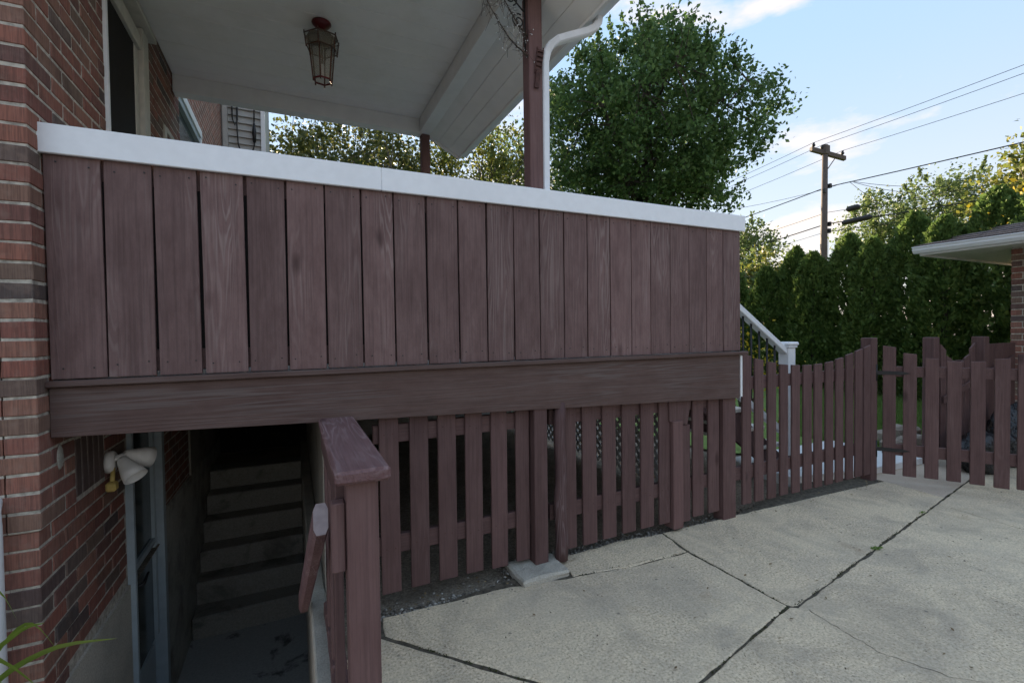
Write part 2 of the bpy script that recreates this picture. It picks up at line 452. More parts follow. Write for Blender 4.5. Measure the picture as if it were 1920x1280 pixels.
# bricks: colour picked per object, wire-cut vertical scratches
k = M('brick', 0.9, 0.2)
rc = k.ramp(k.rand(), [(0.0, (0.275, 0.105, 0.080, 1)), (0.18, (0.31, 0.138, 0.10, 1)), (0.34, (0.215, 0.09, 0.076, 1)),
                       (0.50, (0.315, 0.155, 0.112, 1)), (0.62, (0.20, 0.135, 0.103, 1)), (0.74, (0.165, 0.12, 0.102, 1)), (0.86, (0.090, 0.078, 0.076, 1)), (1.0, (0.25, 0.105, 0.083, 1))])
rc = k.mix(k.ramp(k.noise(k.pos((1, 1, 1)), 5.0, 5, 0.65), [(0.48, 0.0), (0.68, 0.6)]), rc, (0.10, 0.065, 0.052, 1))
sc_ = k.noise(k.obj((190, 190, 6)), 1.0, 3, 0.6)
mo = k.noise(k.obj((26, 26, 26)), 1.0, 4, 0.6)
col = k.mix(k.math('MULTIPLY', k.ramp(sc_, [(0.42, 0.0), (0.62, 1.0)]), 0.45), rc, (0.07, 0.045, 0.04, 1))
col = k.mix(k.math('MULTIPLY', k.ramp(mo, [(0.5, 0.0), (0.75, 1.0)]), 0.35), col, (0.30, 0.21, 0.17, 1))
k.base(col); k.bump(sc_, 0.6, 0.006); MAT['brick'] = k.m
k = M('dark_soldier_brick', 0.9, 0.2)
mo = k.noise(k.obj((26, 26, 26)), 1.0, 4)
k.base(k.mix(mo, (0.075, 0.05, 0.045, 1), (0.13, 0.095, 0.085, 1))); k.bump(mo, 0.5, 0.006); MAT['soldier'] = k.m
# far brickwork too small to pick apart
def brickfield(name, vec_scale, rot):
    k = M(name, 0.9, 0.2)
    g = k.pos((1, 1, 1))
    sp_ = k.n('ShaderNodeSeparateXYZ'); mp = k.n('ShaderNodeCombineXYZ')
    k.l(g, sp_.inputs[0]); k.l(sp_.outputs[rot], mp.inputs[0]); zo = k.math('SUBTRACT', sp_.outputs['Z'], 2.54 % 0.0711); k.l(zo, mp.inputs[1])
    b = k.n('ShaderNodeTexBrick'); b.inputs['Scale'].default_value = 1.0
    b.inputs['Brick Width'].default_value = 0.213; b.inputs['Row Height'].default_value = 0.0711; b.inputs['Mortar Size'].default_value = 0.006
    b.inputs['Color1'].default_value = (0.30, 0.125, 0.09, 1); b.inputs['Color2'].default_value = (0.20, 0.105, 0.08, 1); b.inputs['Mortar'].default_value = (0.50, 0.46, 0.40, 1)
    k.l(mp.outputs[0], b.inputs['Vector'])
    n_ = k.noise(k.pos((1, 1, 1)), 7, 4)
    k.base(k.mix(k.ramp(n_, [(0.4, 0.0), (0.7, 0.5)]), b.outputs['Color'], (0.1, 0.06, 0.05, 1)))
    inv = k.math('SUBTRACT', 1.0, b.outputs['Fac']); k.bump(inv, 0.6, 0.01)
    return k.m
MAT['brick_yz'] = brickfield('far_brickwork_side', None, 'Y')
MAT['brick_xz'] = brickfield('far_brickwork_front', None, 'X')

g = bpy.data.materials.new('window_glass'); g.use_nodes = True
pb = g.node_tree.nodes['Principled BSDF']
pb.inputs['Base Color'].default_value = (0.035, 0.05, 0.055, 1); pb.inputs['Roughness'].default_value = 0.12; pb.inputs['Specular IOR Level'].default_value = 0.5
MAT['glass'] = g
g = bpy.data.materials.new('lantern_glass'); g.use_nodes = True
nt = g.node_tree; pb = nt.nodes['Principled BSDF']
pb.inputs['Base Color'].default_value = (0.30, 0.28, 0.22, 1); pb.inputs['Roughness'].default_value = 0.2; pb.inputs['Alpha'].default_value = 0.24
MAT['lglass'] = g
g = bpy.data.materials.new('bead_glass'); g.use_nodes = True
pb = g.node_tree.nodes['Principled BSDF']; pb.inputs['Base Color'].default_value = (0.75, 0.76, 0.76, 1); pb.inputs['Roughness'].default_value = 0.1
MAT['bead'] = g
k = M('black_plastic', 0.22, 0.6)
f = k.noise(k.obj((14, 14, 14), False), 1.0, 5); k.base((0.012, 0.013, 0.016, 1)); k.bump(f, 0.9, 0.05); MAT['bag'] = k.m

MAT['maple'] = leafmat('maple_leaf', [(0.035, 0.075, 0.028, 1), (0.075, 0.142, 0.042, 1), (0.125, 0.21, 0.06, 1), (0.21, 0.30, 0.115, 1)], 0.45)
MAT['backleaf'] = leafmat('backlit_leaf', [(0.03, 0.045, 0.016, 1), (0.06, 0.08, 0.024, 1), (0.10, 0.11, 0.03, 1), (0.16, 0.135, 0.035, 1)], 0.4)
MAT['oakleaf'] = leafmat('yellowing_leaf', [(0.06, 0.095, 0.025, 1), (0.11, 0.145, 0.035, 1), (0.17, 0.175, 0.035, 1), (0.22, 0.19, 0.035, 1)], 0.5)
MAT['midleaf'] = leafmat('mid_green_leaf', [(0.07, 0.11, 0.04, 1), (0.12, 0.17, 0.055, 1), (0.18, 0.21, 0.075, 1)], 0.45)
MAT['arb'] = leafmat('arborvitae_spray', [(0.045, 0.085, 0.026, 1), (0.095, 0.16, 0.042, 1), (0.15, 0.225, 0.058, 1), (0.22, 0.29, 0.085, 1)], 0.44)
MAT['yflower'] = leafmat('yellow_bush_leaf', [(0.30, 0.21, 0.01, 1), (0.45, 0.33, 0.02, 1), (0.2, 0.2, 0.03, 1)], 0.4)
MAT['grassblade'] = leafmat('grass_blade', [(0.13, 0.225, 0.05, 1), (0.20, 0.32, 0.085, 1), (0.27, 0.34, 0.12, 1)], 0.5)
MAT['lily'] = leafmat('daylily_leaf', [(0.17, 0.30, 0.04, 1), (0.24, 0.36, 0.06, 1), (0.36, 0.42, 0.07, 1)], 0.4)
MAT['litter'] = leafmat('leaf_litter', [(0.10, 0.065, 0.035, 1), (0.20, 0.14, 0.07, 1), (0.30, 0.23, 0.13, 1)], 0.1)
MAT['moss'] = leafmat('joint_moss', [(0.035, 0.035, 0.018, 1), (0.06, 0.07, 0.025, 1), (0.12, 0.10, 0.07, 1)], 0.1)
MAT['gritmat'] = leafmat('grit', [(0.05, 0.042, 0.035, 1), (0.12, 0.10, 0.08, 1), (0.20, 0.14, 0.08, 1)], 0.0)
k = M('pebble', 0.9, 0.2)
k.base(k.ramp(k.island(), [(0.0, (0.10, 0.085, 0.07, 1)), (0.6, (0.26, 0.235, 0.20, 1)), (1.0, (0.48, 0.45, 0.40, 1))])); MAT['pebble'] = k.m
k = M('edging_stone', 0.9, 0.2)
f = k.noise(k.obj((20, 20, 20)), 1.0, 4); k.base(k.mix(f, (0.28, 0.22, 0.17, 1), (0.5, 0.43, 0.36, 1))); k.bump(f, 0.6, 0.01); MAT['stone'] = k.m

# ================================================================== ground
def ground_sheet():
    hx0, hx1, hy0, hy1 = -0.87, 0.10, 1.5, 6.9          # the basement stairwell is open
    X = [-300, hx0, hx1, 300]; Y = [-200, hy0, hy1, 400]
    vs = [(x, y, -0.035) for y in Y for x in X]
    fs = []
    for j in range(3):
        for i in range(3):
            if i == 1 and j == 1: continue
            fs.append((j * 4 + i, j * 4 + i + 1, j * 4 + i + 5, j * 4 + i + 4))
    o = pydata('ground', vs, fs, MAT['soil'], origin=(0, 0, -0.035))
    tag(o, 'bare brown soil around the driveway and under the porch', kind='structure')
ground_sheet()
o = pydata('lawn', [(5.95, 3.1, -0.01), (60, 3.1, -0.01), (60, 60, -0.01), (-10, 60, -0.01), (-10, 7.2, -0.01), (4.0, 7.2, -0.01), (4.4, 3.75, -0.01)], [(0, 1, 2, 3, 4, 5, 6)], MAT['lawn'])
tag(o, 'green back lawn beyond the picket fence', kind='structure')

drive = pydata('driveway', [(0.14, -4, -0.018), (9, -4, -0.018), (9, 2.9, -0.018), (4.9, 2.9, -0.018), (2.9, 2.44, -0.018), (1.4, 2.43, -0.018), (0.34, 2.3, -0.018), (0.14, 2.0, -0.018)],
               [tuple(range(8))], MAT['joint'])
for v_ in drive.data.vertices: v_.co.z += 0.012
tag(drive, 'grey concrete driveway of cracked slabs', kind='structure')

def slab(poly, m=None, th=0.12, z=0.0, wob=0.004, parent=None, name='concrete_slab'):
    pts = []
    n = len(poly)
    for i in range(n):
        a = Vector((*poly[i], 0)); b = Vector((*poly[(i + 1) % n], 0))
        d = b - a; ln = d.length; nrm = Vector((-d.y, d.x, 0)).normalized()
        kk = max(1, int(ln / 0.05)) if ln < 4 else max(1, int(ln / 0.12))
        ph = random.uniform(0, 9)
        for q in range(kk):
            t = q / kk
            w = 0 if q == 0 else (math.sin(q * 0.9 + ph) * 0.5 + random.uniform(-1, 1)) * wob
            pts.append(a + d * t + nrm * w)
    n = len(pts)
    # inner ring slightly inset for a worn arris
    cx = sum((p for p in pts), Vector()) / n
    vs = []
    for i, p in enumerate(pts):
        t = (pts[(i + 1) % n] - pts[i - 1]).normalized(); nr = Vector((-t.y, t.x, 0))
        if area2(poly) < 0: nr = -nr
        chip = 0.004 + random.random() * 0.003 + (random.uniform(0.004, 0.012) if random.random() < 0.07 else 0)
        pts[i] = p - nr * 0.0032
        vs.append(p - nr * 0.0032 + nr * chip + Vector((0, 0, z)))
    vs += [p + Vector((0, 0, z - 0.004)) for p in pts]
    vs += [p + Vector((0, 0, z - th)) for p in pts]
    fs = [tuple(range(n))]
    for r in range(2):
        for i in range(n):
            j = (i + 1) % n
            fs.append((r * n + i, (r + 1) * n + i, (r + 1) * n + j, r * n + j))
    return pydata(name, vs, fs, m or MAT['conc'], parent if parent else drive)

def area2(p):
    return sum(p[i][0] * p[(i + 1) % len(p)][1] - p[(i + 1) % len(p)][0] * p[i][1] for i in range(len(p)))

slab([(0.375, 2.345), (0.362, 2.205), (0.88, 1.625), (1.18, 1.300), (1.43, 1.356), (2.236, 1.536), (2.226, 2.178), (1.85, 2.185), (1.46, 2.245), (1.16, 2.285), (1.06, 2.315), (0.70, 2.325)], wob=0.005)
slab([(1.43, 2.262), (1.86, 2.20), (2.228, 2.194), (2.276, 2.455), (1.95, 2.50), (1.44, 2.47)], wob=0.006)
slab([(2.252, 2.17), (2.252, 1.546), (2.272, 1.516), (4.575, 1.905), (4.80, 1.945), (4.84, 2.385), (4.2, 2.41), (2.97, 2.452), (2.292, 2.462)])
slab([(4.815, 1.948), (5.56, 2.075), (7.62, 2.44), (7.62, 2.9), (4.92, 2.9), (4.858, 2.40)], MAT['tan'])
slab([(0.16, 2.10), (0.16, -3.9), (1.38, -3.9), (1.155, 1.285), (0.86, 1.607), (0.335, 2.19)])
slab([(1.175, 1.277), (1.40, -3.9), (4.38, -3.9), (4.52, 1.38), (4.575, 1.885), (2.272, 1.494), (2.240, 1.516), (1.44, 1.338)])
slab([(4.535, 1.38), (4.40, -3.9), (8.9, -3.9), (8.9, 2.6), (7.64, 2.42), (5.56, 2.055), (4.592, 1.888)])
# hairline crack and the dark dirt in it
def crack(pts, w):
    vs, fs = [], []
    for i, (x, y) in enumerate(pts):
        ww = w * random.uniform(0.4, 1.2)
        vs += [(x - ww, y, 0.0015), (x + ww, y, 0.0015)]
        if i: fs.append((2 * i - 2, 2 * i - 1, 2 * i + 1, 2 * i))
    pydata('crack', vs, fs, MAT['soil'], drive)
def jag(a, b, n, amp):
    r = []
    for i in range(n + 1):
        t = i / n
        r.append((a[0] + (b[0] - a[0]) * t + random.uniform(-amp, amp), a[1] + (b[1] - a[1]) * t + random.uniform(-amp, amp) * .3))
    return r
crack(jag((2.30, 1.46), (2.27, 1.14), 14, 0.008) + jag((2.27, 1.13), (2.36, 0.93), 8, 0.01)[1:] + jag((2.37, 0.92), (2.75, 0.55), 10, 0.01)[1:], 0.0018)
# white walk at the foot of the porch stairs
o = slab([(4.05, 2.74), (4.88, 2.56), (5.79, 2.52), (5.79, 3.42), (4.05, 3.42)], MAT['white'], 0.1, 0.06, 0.002, name='walkway')
o.parent = None; o.location = WL[o.name]
tag(o, 'white painted concrete walk behind the fence', kind='structure')

# pebbles and litter in the dirt strip along the fence
def scatter_pebbles():
    V, Q = [], []
    octv = np.array([(1, 0, 0), (0, 1, 0), (-1, 0, 0), (0, -1, 0), (0, 0, 1), (0, 0, -1)], float)
    octf = np.array([(0, 1, 4), (1, 2, 4), (2, 3, 4), (3, 0, 4), (1, 0, 5), (2, 1, 5), (3, 2, 5), (0, 3, 5)])
    k = 0
    for i in range(5200):
        x = random.uniform(0.36, 4.75)
        edge = np.interp(x, [0.36, 1.06, 1.12, 1.44, 1.45, 2.0, 2.29, 2.97, 4.2, 4.75], [2.33, 2.30, 2.52, 2.5, 2.49, 2.50, 2.45, 2.44, 2.40, 2.38])
        y = edge + abs(random.gauss(0, 0.075)) - 0.012
        if y > 2.72: continue
        s = random.choice([0.003, 0.004, 0.005, 0.007, 0.010]) * random.uniform(0.7, 1.3)
        z = -0.033 + s * 0.4 + max(0, 0.022 * (1 - (y - edge) / 0.08))
        a = random.uniform(0, 6.28); c, sn = math.cos(a), math.sin(a)
        p = octv * np.array([s * random.uniform(.8, 1.5), s, s * random.uniform(.5, .8)])
        p = np.stack([p[:, 0] * c - p[:, 1] * sn + x, p[:, 0] * sn + p[:, 1] * c + y, p[:, 2] + z], 1)
        V.append(p); Q.append(octf + k); k += 6
    o = npmesh('gravel', np.concatenate(V), np.concatenate(Q), MAT['pebble'], origin=(2.5, 2.5, 0))
    tag(o, 'loose gravel and grit in the dirt strip below the pickets', 'gravel', kind='stuff')
scatter_pebbles()
def scatter_litter():
    V, Q = [], []
    for i in range(190):
        x = random.uniform(0.4, 4.8) if i < 150 else random.uniform(0.6, 5)
        y = np.interp(x, [0.36, 2.0, 4.75], [2.42, 2.5, 2.42]) + random.gauss(0, 0.05) if i < 150 else random.uniform(0.6, 2.3)
        z = 0.006 if y < 2.42 else random.uniform(-0.02, 0.0)
        s = random.uniform(0.006, 0.014)
        a = random.uniform(0, 6.28); t = random.uniform(-.4, .4)
        e1 = np.array([math.cos(a), math.sin(a), t]) * s; e2 = np.array([-math.sin(a), math.cos(a), random.uniform(-.5, .5)]) * s * .5
        c = np.array([x, y, z + 0.003]); k = len(V)
        V += [c + e1, c + e2, c - e1, c - e2]; Q.append((k, k + 1, k + 2, k + 3))
    o = npmesh('leaf_litter', np.array(V), np.array(Q), MAT['litter'], origin=(2.5, 2.4, 0))
    tag(o, 'dry brown leaf scraps strewn by the fence', 'leaf litter', kind='stuff')
scatter_litter()

def joint_moss():
    rng = np.random.default_rng(9)
    lines = [((1.2, 1.29), (2.24, 1.525), 260), ((2.25, 1.51), (4.58, 1.895), 420), ((4.6, 1.9), (6.4, 2.2), 200), ((2.24, 1.54), (2.235, 2.18), 150), ((2.235, 2.18), (2.285, 2.46), 60), ((1.45, 2.25), (2.22, 2.186), 220), ((0.36, 2.19), (1.15, 1.30), 220)]
    V = []
    for a_, b_, n_ in lines:
        t = rng.uniform(0, 1, n_); keep = (np.sin(t * 23 + a_[0] * 9) + np.sin(t * 61 + a_[1] * 5)) > -0.3
        t = t[keep]
        c = np.stack([a_[0] + (b_[0] - a_[0]) * t, a_[1] + (b_[1] - a_[1]) * t, np.full(len(t), -0.002)], 1) + rng.normal(0, 1, (len(t), 3)) * np.array([.004, .004, .0015])
        V.append(c)
    c = np.concatenate(V); n = len(c)
    a = rng.normal(size=(n, 3)); a /= np.linalg.norm(a, axis=1)[:, None]
    b = rng.normal(size=(n, 3)); b -= a * np.sum(a * b, 1)[:, None]; b /= np.linalg.norm(b, axis=1)[:, None]
    s_ = rng.uniform(.003, .008, n)[:, None]
    v = np.stack([c + a * s_, c + b * s_ * .6, c - a * s_, c - b * s_ * .6], 1).reshape(-1, 3)
    o = npmesh('moss', v, np.arange(n * 4).reshape(-1, 4), MAT['moss'], origin=(2.5, 1.9, 0))
    tag(o, 'dark moss and crumbs lodged in the driveway joints', 'moss', kind='stuff')
joint_moss()
def grit():
    rng = np.random.default_rng(10)
    n = 2600
    c = np.stack([rng.uniform(0.4, 6.5, n), rng.uniform(0.4, 2.4, n), np.full(n, 0.0015)], 1)
    a = rng.normal(size=(n, 3)) * np.array([1, 1, .3]); a /= np.linalg.norm(a, axis=1)[:, None]
    b = rng.normal(size=(n, 3)); b -= a * np.sum(a * b, 1)[:, None]; b /= np.linalg.norm(b, axis=1)[:, None]
    s_ = (rng.uniform(.0012, .0028, n) * np.where(rng.uniform(0, 1, n) > .95, 2.6, 1))[:, None]
    v = np.stack([c + a * s_, c + b * s_ * .7, c - a * s_, c - b * s_ * .7], 1).reshape(-1, 3)
    o = npmesh('grit', v, np.arange(n * 4).reshape(-1, 4), MAT['gritmat'], origin=(3, 1.5, 0))
    tag(o, 'fine dark grit scattered over the driveway slabs', 'grit', kind='stuff')
grit()

# ================================================================== brick house on the left
WX = -0.864          # plane of the side wall (faces +X)
FY = 2.307           # plane of the front wall (faces -Y)
CH = 0.0711          # course height
Z0 = 2.54            # one bed joint
BR_L, BR_H, BR_W, JT = 0.203, 0.0605, 0.095, 0.0105
house = empty('brick_house', (-0.9, 2.4, 0), 'red brick house with basement door at the left of the porch', 'house')
body = prism('wall', [(WX - 0.0035, FY + 0.0035, 0.6914), (WX - 0.0035, 3.30, 0.6914), (WX - 0.0035, 3.30, 0.93), (WX - 0.0035, 4.02, 0.93), (WX - 0.0035, 4.02, 0.0), (WX - 0.0035, 4.975, 0.0), (WX - 0.0035, 4.975, 6.0), (WX - 0.0035, FY + 0.0035, 6.0)],
              (-0.09, 0, 0), MAT['mortar'], house)
box('lower_wall', WX - 0.098, WX - 0.0155, FY + 0.0155, 3.299, 0.0, 0.6905, MAT['mortar'], house, bev=0)
box('front_wall', -6.0, WX - 0.10, FY + 0.0035, FY + 0.12, 0.6914, 6.0, MAT['brick_xz'], house, bev=0)
box('front_wall', -6.0, WX - 0.10, FY + 0.0155, FY + 0.12, -0.3, 0.6910, MAT['brick_xz'], house, bev=0)
box('rear_wall', -6.0, WX - 0.10, 4.86, 4.972, -0.3, 6.0, MAT['brick_xz'], house, bev=0)
box('foundation', WX - 0.12, WX - 0.004, 2.33, 3.30, -1.5, 0.0, MAT['pale'], house, bev=0)
box('foundation', WX - 0.12, WX + 0.012, 4.03, 7.0, -1.5, 0.16, MAT['cellarwall'], house, bev=0.01)
box('foundation', -1.02, WX + 0.011, 4.978, 7.0, 0.161, 1.205, MAT['cellar'], house, bev=0)  # added wall, closes the gap where light entered the stairwell
house_roof = prism('roof', [(-6.3, 2.0, 5.9), (-0.55, 2.0, 5.9), (-3.4, 2.0, 7.6)], (0, 3.3, 0), MAT['shingle'], house)

brick_meshes = {}
def brick_mesh(dx, dy, dz, m):
    key = (round(dx, 3), round(dy, 3), round(dz, 3), m)
    if key not in brick_meshes:
        lst = []
        for v in range(4):
            bm = bmesh.new(); bmesh.ops.create_cube(bm, size=1.0)
            for q in bm.verts:
                q.co = Vector((q.co.x * dx, q.co.y * dy, q.co.z * dz)) + Vector([random.uniform(-.0016, .0016) for _ in range(3)])
            bmesh.ops.bevel(bm, geom=list(bm.edges), offset=0.0032, segments=1, affect='EDGES')
            me = bpy.data.meshes.new('brick'); bm.to_mesh(me); bm.free(); me.materials.append(MAT[m]); lst.append(me)
        brick_meshes[key] = lst
    return random.choice(brick_meshes[key])
NB = [0]
def brick(x0, x1, y0, y1, z0, parent, m='brick', h=BR_H, back=False):
    o = bpy.data.objects.new('brick', brick_mesh(x1 - x0, y1 - y0, h, m))
    put(o, ((x0 + x1) / 2, (y0 + y1) / 2, z0 + h / 2), parent)
    NB[0] += 1
    return o
door_up = (3.13, 3.90, 1.2, 3.42)         # porch door opening y0,y1,z0,z1
door_dn = (3.29, 4.03, -1.2, 0.93)
vent = (2.62, 2.96, 0.71, 0.97)
for c in range(-38, 16):
    zb = Z0 + c * CH + JT / 2
    zt = zb + BR_H
    if zb < -0.05: continue
    even = c % 2 == 0
    rec = 0.012 if c < -26 else 0.0
    # corner brick
    front_vis = zb < 2.75
    j = lambda: random.uniform(-0.0015, 0.0015)
    if front_vis or True:
        if zb < 3.4:
            if even:
                brick(WX - BR_W - rec, WX - rec + j(), FY + rec + j(), FY + rec + BR_L, zb, body)
            else:
                brick(WX - BR_L - rec, WX - rec + j(), FY + rec + j(), FY + rec + BR_W, zb, body)
        if front_vis and zb < 2.72:
            xe = WX - rec - (BR_W if even else BR_L) - JT
            if xe > -1.02 or True:
                ln = BR_L if even else BR_W
                brick(xe - ln, xe, FY + rec + j(), FY + rec + 0.06, zb, body)
    # side wall
    y = FY + (BR_L if even else BR_W) + JT + rec
    while y < 4.93:
        y1 = min(y + BR_L, 4.965)
        zc = (zb + zt) / 2
        ok = True
        segs = [(y, y1)]
        for (a, b, q0, q1) in (door_up, door_dn, vent):
            if zt > q0 and zb < q1:
                ns = []
                for (s0, s1) in segs:
                    if s1 <= a or s0 >= b: ns.append((s0, s1)); continue
                    if s0 < a - 0.03: ns.append((s0, a - 0.004))
                    if s1 > b + 0.03: ns.append((b + 0.004, s1))
                segs = ns
        lo = zb > 0.0 and zt < 1.06 and y < 3.45                        # wall below the porch, in view
        hi = zb > 2.12 and zb < 2.75 + (y - 2.31) * 0.75 and zb < 3.6   # wall above the railing, in view
        if lo or hi:
            for (s0, s1) in segs:
                r2 = rec * 0.8 if y < 2.7 else rec
                brick(WX - 0.05 - r2, WX - r2 + j(), s0, s1, zb, body)
        y += BR_L + JT
for i in range(5):
    y = vent[0] + 0.004 + i * 0.067
    brick(WX - 0.05, WX + random.uniform(-.002, .001), y, y + 0.057, vent[2] + 0.004, body, 'soldier', 0.25)
# dark rows of the wall hidden behind the porch
box('wall_field', WX - 0.012, WX - 0.0025, 2.41, 3.12, 1.05, 2.10, MAT['brick_yz'], house, bev=0)
box('wall_field', WX - 0.012, WX - 0.0025, 4.05, 4.95, 0.17, 2.10, MAT['brick_yz'], house, bev=0)
# mortar smear at the end of the fascia
bm = bmesh.new(); bmesh.ops.create_icosphere(bm, subdivisions=3, radius=1.0)
for f_ in bm.faces: f_.smooth = True
for v in bm.verts:
    n_ = 1 + random.uniform(-.1, .1); v.co = Vector((v.co.x * 0.005 * n_, v.co.y * 0.03 * n_, v.co.z * 0.05 * n_))
me = bpy.data.meshes.new('mortar_patch'); bm.to_mesh(me); bm.free(); me.materials.append(MAT['pale'])
put(bpy.data.objects.new('mortar_patch', me), (WX + 0.0, 2.475, 0.925), house)

# porch door
pd = box('porch_door', WX - 0.02, WX - 0.001, 3.19, 3.68, 1.25, 3.25, MAT['dark'], house, bev=0)
box('frame', WX - 0.05, WX + 0.012, 3.135, 3.165, 1.24, 3.38, MAT['white'], pd)
box('frame', WX - 0.05, WX + 0.004, 3.66, 3.74, 1.24, 3.235, MAT['beige'], pd)
box('frame', WX - 0.05, WX + 0.030, 3.743, 3.87, 1.24, 3.38, MAT['beige'], pd)
box('frame', WX - 0.05, WX + 0.020, 3.168, 3.742, 3.237, 3.33, MAT['beige'], pd)
box('drip_cap', WX - 0.02, WX + 0.065, 3.10, 3.93, 3.385, 3.42, MAT['beige'], pd)
# small window behind the door
w = box('window', WX - 0.02, WX - 0.001, 4.44, 4.80, 2.15, 2.98, MAT['glass'], house, bev=0)
box('frame', WX - 0.03, WX + 0.012, 4.36, 4.435, 2.10, 3.02, MAT['beige'], w)
box('frame', WX - 0.03, WX + 0.012, 4.44, 4.80, 2.985, 3.03, MAT['beige'], w)
# basement storm door in the side wall
bd = box('basement_door', WX - 0.085, WX - 0.05, 3.338, 3.955, -1.20, 0.90, MAT['alu'], house, bev=0.004)
box('frame', WX - 0.10, WX + 0.02, 3.302, 3.336, -1.20, 0.925, MAT['alu'], bd)
box('frame', WX - 0.10, WX + 0.02, 3.957, 4.022, -1.20, 0.925, MAT['alu'], bd)
box('pane', WX - 0.05, WX - 0.040, 3.362, 3.90, 0.035, 0.87, MAT['glass'], bd, bev=0)
box('pane', WX - 0.05, WX - 0.040, 3.362, 3.90, -0.66, -0.01, MAT['glass'], bd, bev=0)
box('mid_rail', WX - 0.05, WX - 0.022, 3.345, 3.945, -0.008, 0.033, MAT['alu'], bd)
box('kick_panel', WX - 0.05, WX - 0.036, 3.42, 3.87, -1.12, -0.68, MAT['alu'], bd, bev=0.01)
for dy in (0.0, 0.03):
    box('track', WX - 0.05, WX - 0.020, 3.905 + dy * 0.8, 3.921 + dy * 0.8, -0.64, 0.86, MAT['alu'], bd, bev=0.002)
tube('handle', [(WX - 0.045, 3.40, -0.06), (WX + 0.015, 3.40, -0.06), (WX + 0.03, 3.41, -0.055), (WX + 0.032, 3.50, -0.03)], [0.011, 0.011, 0.011, 0.007], MAT['iron'], bd, 8)

# rear wing of the house and its sided extension
rear = empty('house_wing', (-1.2, 7, 0), 'brick rear wing with a storm window, seen past the porch beam', 'house wing')
box('wall', -4.0, -1.0, 5.2, 10.2, -0.2, 7.5, MAT['brick_yz'], rear, bev=0)
wf = box('window', -1.003, -0.985, 5.35, 6.55, 2.6, 3.72, MAT['glass'], rear, bev=0)
box('frame', -1.0, -0.93, 5.30, 6.62, 3.73, 3.82, MAT['white'], wf)
box('frame', -1.0, -0.945, 5.33, 6.60, 3.66, 3.722, MAT['alu'], wf)
box('frame', -1.0, -0.935, 6.55, 6.63, 2.55, 3.725, MAT['white'], wf)
sid = empty('sided_extension', (-0.7, 9.1, 0), 'grey lap-sided extension with white corner trim behind the brick wing', 'extension')
box('wall', -1.0, -0.40, 9.02, 12.0, -0.2, 7.6, MAT['siding'], sid, bev=0)
for i in range(30):
    z = 3.2 + i * 0.115
    prism('lap_board', [(-0.90, 9.018, z + 0.112), (-0.90, 8.985, z), (-0.90, 9.018, z)], (0.48, 0, 0), MAT['siding'], sid)
box('corner_trim', -0.425, -0.36, 8.97, 9.06, -0.2, 7.6, MAT['white'], sid)
box('corner_trim', -0.98, -0.905, 8.97, 9.019, -0.2, 7.6, MAT['siding'], sid)
cb = empty('hanging_cable', (-0.65, 8.95, 4.2), 'black cable looped on the grey lap siding', 'cable')
loop = []
for i in range(25):
    t = math.pi * i / 24
    loop.append((-0.64 - 0.12 * math.cos(t), 8.94, 4.62 - 0.22 * math.sin(t)))
tube('loop', [(-0.76, 8.94, 5.4), (-0.77, 8.94, 4.9)] + loop, 0.012, MAT['cable'], cb, 6)
tube('plug', [(-0.52, 8.94, 4.62), (-0.52, 8.94, 4.80), (-0.52, 8.94, 4.95)], [0.024, 0.032, 0.012], MAT['cable'], cb, 8)
tube('lead', [(-0.52, 8.94, 4.95), (-0.51, 8.94, 5.3), (-0.5, 8.94, 5.6)], 0.012, MAT['cable'], cb, 6)
tube('loop', [(-0.84, 8.94, 5.4), (-0.83, 8.94, 4.95), (-0.80, 8.94, 4.86), (-0.76, 8.94, 4.95), (-0.76, 8.94, 5.35)], 0.012, MAT['cable'], cb, 6)

# ================================================================== basement stairwell
well = empty('basement_stairwell', (-0.4, 3.5, -1.22), 'dark concrete steps and landing of the basement well under the porch', 'stairwell')
box('landing', -0.95, 0.12, 1.5, 4.78, -1.34, -1.22, MAT['cellarfloor'], well, bev=0)
for i in range(6):
    y0 = 4.77 + i * 0.225
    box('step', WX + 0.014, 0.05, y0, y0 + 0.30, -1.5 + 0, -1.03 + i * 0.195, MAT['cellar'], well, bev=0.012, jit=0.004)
box('upper_shade_landing', WX + 0.014, 0.05, 6.13, 6.75, -0.4, -0.055, MAT['soil'], well, bev=0)  # steps end here; soil colour stands in for the shade above them
box('light_block_wall', 0.131, 0.20, 2.75, 6.75, -0.03, 1.21, MAT['cellar'], well, bev=0)  # added wall that shuts light out of the stairwell
box('shade_back_wall', -0.95, 0.35, 6.75, 6.95, -1.4, 1.18, MAT['dark'], well, bev=0)  # closes the stair top; near-black colour stands in for shade
box('near_wall', -0.95, 0.12, 1.35, 1.50, -1.4, -0.03, MAT['cellar'], well, bev=0)
box('side_wall', 0.052, 0.13, 1.50, 6.75, -1.4, -0.002, MAT['pale'], well, bev=0.008)
